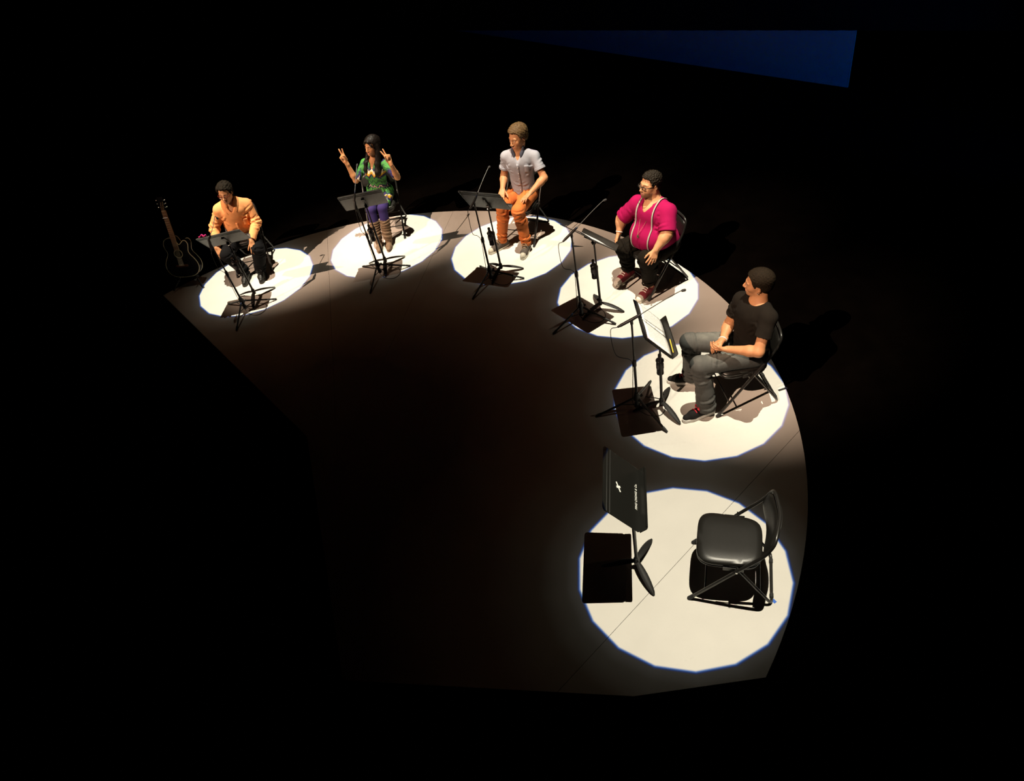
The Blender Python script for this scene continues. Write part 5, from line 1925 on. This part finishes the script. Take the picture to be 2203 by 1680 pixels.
# ================================================================== person 2: patterned dress, raised hands
def dress_material():
    m = bpy.data.materials.new('ikat_print')
    m.use_nodes = True
    nt = m.node_tree
    b = nt.nodes['Principled BSDF']
    b.inputs['Roughness'].default_value = 0.75
    b.inputs['Specular IOR Level'].default_value = 0.3
    at = nd(nt, 'ShaderNodeAttribute', attribute_name='pat')
    sp = nd(nt, 'ShaderNodeSeparateXYZ')
    ln(nt, at.outputs['Color'], sp.inputs[0])
    u, v = sp.outputs[0], sp.outputs[1]
    nz = nd(nt, 'ShaderNodeTexNoise')
    nz.inputs['Scale'].default_value = 22.0
    nz.inputs['Detail'].default_value = 2
    ln(nt, at.outputs['Color'], nz.inputs['Vector'])
    tri = mth(nt, 'ABSOLUTE', mth(nt, 'SUBTRACT', mth(nt, 'FRACT', mth(nt, 'MULTIPLY', u, 15.0)), 0.5))
    fine = mth(nt, 'ABSOLUTE', mth(nt, 'SUBTRACT', mth(nt, 'FRACT', mth(nt, 'MULTIPLY', u, 64.0)), 0.5))
    vv = mth(nt, 'ADD', v, mth(nt, 'ADD', mth(nt, 'MULTIPLY', tri, 0.085), mth(nt, 'ADD', mth(nt, 'MULTIPLY', fine, 0.018), mth(nt, 'MULTIPLY', mth(nt, 'SUBTRACT', nz.outputs[0], 0.5), 0.045))))
    cr = nd(nt, 'ShaderNodeValToRGB')
    ln(nt, vv, cr.inputs[0])
    e = cr.color_ramp
    e.interpolation = 'CONSTANT'
    G, Nv, Cr, Ye, GD = (0.050, 0.215, 0.042), (0.018, 0.013, 0.070), (0.66, 0.52, 0.37), (0.55, 0.29, 0.012), (0.016, 0.085, 0.030)
    seq = [(0.0, Nv), (0.045, G), (0.095, GD), (0.118, Nv), (0.145, Cr), (0.185, Ye), (0.215, Nv), (0.245, G), (0.300, GD), (0.330, G), (0.365, Nv), (0.385, Cr), (0.402, Nv), (0.418, GD), (0.440, G), (0.505, GD), (0.525, Nv), (0.555, Cr), (0.580, Ye), (0.605, Nv), (0.665, G), (0.72, GD), (0.745, Nv), (0.79, Cr), (0.815, Ye), (0.84, Nv), (0.90, G)]
    while len(e.elements) < len(seq):
        e.elements.new(1.0)
    for el, (p_, c_) in zip(e.elements, seq):
        el.position = p_
        el.color = (*c_, 1)
    st = nd(nt, 'ShaderNodeMapRange')
    ln(nt, fine, st.inputs[0])
    st.inputs[1].default_value = 0
    st.inputs[2].default_value = 0.5
    st.inputs[3].default_value = 0.45
    st.inputs[4].default_value = 1.45
    mx = nd(nt, 'ShaderNodeMix', data_type='RGBA', blend_type='MULTIPLY')
    mx.inputs[0].default_value = 1.0
    ln(nt, cr.outputs[0], mx.inputs[6])
    cb = nd(nt, 'ShaderNodeCombineColor')
    for i in range(3):
        ln(nt, st.outputs[0], cb.inputs[i])
    ln(nt, cb.outputs[0], mx.inputs[7])
    ln(nt, mx.outputs[2], b.inputs['Base Color'])
    return m


def person_dress():
    J = JJ(pelvis=(-.085, .0, .495), neck=(-.050, .060, .968), shL=(-.015, .205, .922), shR=(-.095, -.080, .945), elL=(.150, .335, .775), elR=(.040, -.212, .775), wrL=(.235, .322, 1.012), wrR=(.055, -.250, 1.030),
           hiL=(-.085, .085, .485), hiR=(-.085, -.085, .485), knL=(.307, .073, .485), knR=(.305, -.070, .487), anL=(.380, .040, .085), anR=(.378, -.090, .085))
    toL, toR = v3(.549, .046, .03), v3(.547, -.078, .03)
    s = 0.90
    hc, HR = place_head((-.062, .110, 1.242), (.020, .052, 1.046), (-38, 2, -8), s)
    V = Vol(LO, HI, 0.0042)
    spec = [(0.05, 0.0, .100, .142, .11), (0.38, .010, .082, .112, .14), (0.70, .012, .092, .128, .14)]
    torso(V, J, spec, -0.006, shoulder=0.040)
    arms(V, J, (0.040, 0.034, 0.036, 0.021))
    legs(V, J, (0.076, 0.054, 0.050, 0.034))
    neck_and_head(V, J, hc, HR, s, dict(open=0.0035), 0.042)
    fx = [(0.2, 0.3, 0.3), (0.2, 0.3, 0.3), (1.1, 1.2, 0.8), (1.1, 1.2, 0.8)]
    hand(V, J['wrR'], (-.02, -.055, .155), (.86, .25, .40), False, 1.0, (0.35, 0.12, 1.35, 1.35), 0.32, (0.15, 0.5), flex=fx, thumb_in=0.75, k=0.004)
    hand(V, J['wrL'], (-.05, -.030, .155), (.86, .10, .45), True, 1.0, (0.10, 0.12, 1.35, 1.35), 0.34, (0.15, 0.5), flex=fx, thumb_in=0.75, k=0.004)

    def ink(P, l, mix):
        for sd in 'LR':
            c = J['wr' + sd] - unit(J['wr' + sd] - J['el' + sd]) * 0.035
            mix(0.45 * np.exp(-(np.linalg.norm(P - c, axis=1) / 0.028) ** 6) * (wob(P, 160, 5) > 0.3), (0.12, 0.08, 0.07))
    root = person_root(2, V, skin_tint((0.48, 0.225, 0.10), hc, HR, s, lips=(0.50, 0.10, 0.08), brow=((0.02, 0.012, 0.008), 0.9), mouth=(0.45, 0.30, 0.25), extra=ink), 'person with long black hair in a green patterned dress, both hands raised in peace signs')
    eyes(root, hc, HR, s, squint=0.6)

    def locks(V_):
        g = lambda x, y, z: hc + HR @ (v3(x, y, z) * s)
        R = frame_of(J)
        # back fall and two front locks
        V_.chain([g(-0.07, 0.0, 0.02), J['neck'] + v3(-0.075, 0.0, 0.03), J['neck'] + v3(-0.10, 0.0, -0.10)], [0.062, 0.060, 0.045], 0.03)
        V_.chain([g(-0.01, 0.080, 0.01), g(-0.01, 0.080, -0.075), J['neck'] + R[:, 1] * 0.075 + R[:, 0] * 0.055 - R[:, 2] * 0.03, J['neck'] + R[:, 1] * 0.080 + R[:, 0] * 0.105 - R[:, 2] * 0.115, J['neck'] + R[:, 1] * 0.055 + R[:, 0] * 0.115 - R[:, 2] * 0.185], [0.026, 0.034, 0.036, 0.034, 0.012], 0.02)
        V_.chain([g(-0.01, -0.078, 0.01), g(-0.005, -0.080, -0.075), J['neck'] - R[:, 1] * 0.075 + R[:, 0] * 0.055 - R[:, 2] * 0.03, J['neck'] - R[:, 1] * 0.080 + R[:, 0] * 0.100 - R[:, 2] * 0.105, J['neck'] - R[:, 1] * 0.065 + R[:, 0] * 0.105 - R[:, 2] * 0.15], [0.022, 0.026, 0.028, 0.024, 0.010], 0.02)
        V_.chain([g(0.03, 0.0, 0.118), g(0.078, 0.024, 0.086), g(0.070, 0.060, 0.044), g(0.036, 0.078, -0.015)], [0.014, 0.012, 0.009, 0.007], 0.015)
        V_.chain([g(0.03, 0.0, 0.118), g(0.080, -0.022, 0.084), g(0.074, -0.056, 0.046), g(0.040, -0.076, -0.015)], [0.014, 0.012, 0.009, 0.007], 0.015)
    hair_mesh(root, hc, HR, s, dict(thick=0.015, front=0.078), mat('long_black_hair', (0.006, 0.004, 0.003), 0.5, spec=0.16), 0.004, 90, 111, more=locks, lo=hc - v3(.26, .26, .36), hi=hc + v3(.26, .26, .20), strands=0.0028)
    # dress
    VS = Vol(LO, HI, 0.0055)
    torso(VS, J, spec, 0.007, shoulder=0.048)
    R = frame_of(J)
    for sg in (1, -1):
        VS.ell(J['pelvis'] + (J['neck'] - J['pelvis']) * 0.63 + R[:, 0] * 0.072 + R[:, 1] * 0.055 * sg, (0.048, 0.056, 0.055), R, 0.03)
    for sd in 'LR':
        sleeve(VS, J, sd, 0.94, 0.052, 0.050, open_r=0.040)
        VS.cone(J['hi' + sd], J['hi' + sd] + (J['kn' + sd] - J['hi' + sd]) * 0.80, 0.094, 0.078, 0.05)
    VS.ell(J['pelvis'] + R[:, 2] * 0.075, (0.122, 0.160, 0.055), R, 0.03)         # flared peplum
    VS.plane(J['knL'] * 0.5 + J['knR'] * 0.5 - v3(0.095, 0, 0), (1, 0, 0))
    v_neck(VS, J, hc, HR, s, 0.155, 0.050)
    VS.plane(v3(0, 0, 0.385), (0, 0, -1))
    cd = cloth_disp(J, 0.004, 121)

    def disp(P, N):
        t = (P - J['pelvis']) @ R[:, 2]
        ang = np.arctan2((P - J['pelvis']) @ R[:, 1], (P - J['pelvis']) @ R[:, 0])
        w_ = np.exp(-((t - 0.075) / 0.055) ** 2)
        return cd(P, N) + 0.006 * w_ * np.sin(ang * 26 + wob(P, 20, 4, 4))

    def pat(P, N):
        q = P - J['neck']
        t = -q @ R[:, 2]
        lap = np.clip((P - J['pelvis']) @ v3(1, 0, 0) - 0.06, 0, 1)
        v = np.clip(t, 0, 0.45) * 1.02 + np.where(t > 0.34, lap * 0.85, 0) + 0.03
        u = (q @ R[:, 1]) + 0.35 * (q @ R[:, 0])
        for sd in 'LR':
            a, b = J['sh' + sd], J['el' + sd]
            ax = unit(b - a)
            r_ = P - a
            al = r_ @ ax
            dist = np.linalg.norm(r_ - al[:, None] * ax, axis=1)
            on = (al > 0.03) & (dist < 0.075)
            uu = r_ @ unit(np.cross(ax, v3(0.3, 0, 1))) + 0.6 * (r_ @ unit(np.cross(ax, v3(0, 1, 0.2))))
            v = np.where(on, 0.02 + al * 0.50, v)
            u = np.where(on, uu + 0.3 * al, u)
        return np.stack([u + 0.5, v, np.zeros_like(u)], 1)
    dr = surf(VS, 'dress', dress_material(), root, disp=disp, col=pat, attr='pat')
    # tights and boots
    VT = Vol(LO, HI, 0.0055)
    for sd in 'LR':
        a, b, c = J['hi' + sd], J['kn' + sd], J['an' + sd]
        VT.cone(a + (b - a) * 0.4, b, 0.068, 0.060, 0.03)
        VT.cone(b, b + (c - b) * 0.5, 0.060, 0.054, 0.015)
    surf(VT, 'tights', mat('violet_tights', (0.034, 0.022, 0.105), 0.85, spec=0.15, bump=0.1, bscale=500), root)
    mb = mat('taupe_suede', (0.150, 0.098, 0.062), 0.95, spec=0.1, bump=0.15, bscale=200, var=0.2, vscale=25)
    for sd, T in (('L', toL), ('R', toR)):
        b, c = J['kn' + sd], J['an' + sd]
        top = b + (c - b) * 0.34
        VB = Vol(v3(.1, -.24, -.005), v3(.62, .22, .42), 0.005)
        VB.chain([top, c + v3(-0.005, 0, 0.06), c + v3(0, 0, 0.0)], [0.066, 0.056, 0.044], 0.02)
        f = unit((T - c) * v3(1, 1, 0))
        base = c * v3(1, 1, 0)
        VB.chain([base - f * 0.035 + v3(0, 0, .045), base + f * 0.10 + v3(0, 0, .036), base + f * 0.155 + v3(0, 0, .028)], [0.036, 0.035, 0.024], 0.03)
        VB.plane(v3(0, 0, 0.012), (0, 0, -1))
        VB.cyl_cut(top, b - c, 0.12)
        VB.carve_cone(top + unit(c - b) * 0.025, top + unit(b - c) * 0.06, 0.0585, 0.064)

        def bd_(P, N, c=c):
            w_ = np.clip((P[:, 2] - 0.06) / 0.05, 0, 1)
            return w_ * (0.0045 * np.sin(P[:, 2] * 170 + 2.2 * wob(P, 22, 6, 4)) + 0.002 * wob(P, 60, 8))
        bo = surf(VB, 'boot', mb, root, disp=bd_)
        m_ = MB()
        pl_ = [tuple((base + f * (0.055 + 0.108 * math.cos(q)) + v3(-f[1], f[0], 0) * 0.040 * math.sin(q))[:2]) for q in np.linspace(0, 2 * math.pi, 25)[:-1]]
        m_.prism(pl_, 0.0, 0.014).build('boot_sole', mat('dark_boot_sole', (0.10, 0.075, 0.05), 0.8), bo)
    band(root, 'bracelet', J['wrL'] - unit(J['wrL'] - J['elL']) * 0.02, J['wrL'] - J['elL'], 0.027, M_CHROME, 0.003)


for fn_ in (person_orange_shirt, person_dress, person_shirt_orange_trousers, person_magenta, person_black_tshirt):
    fn_()
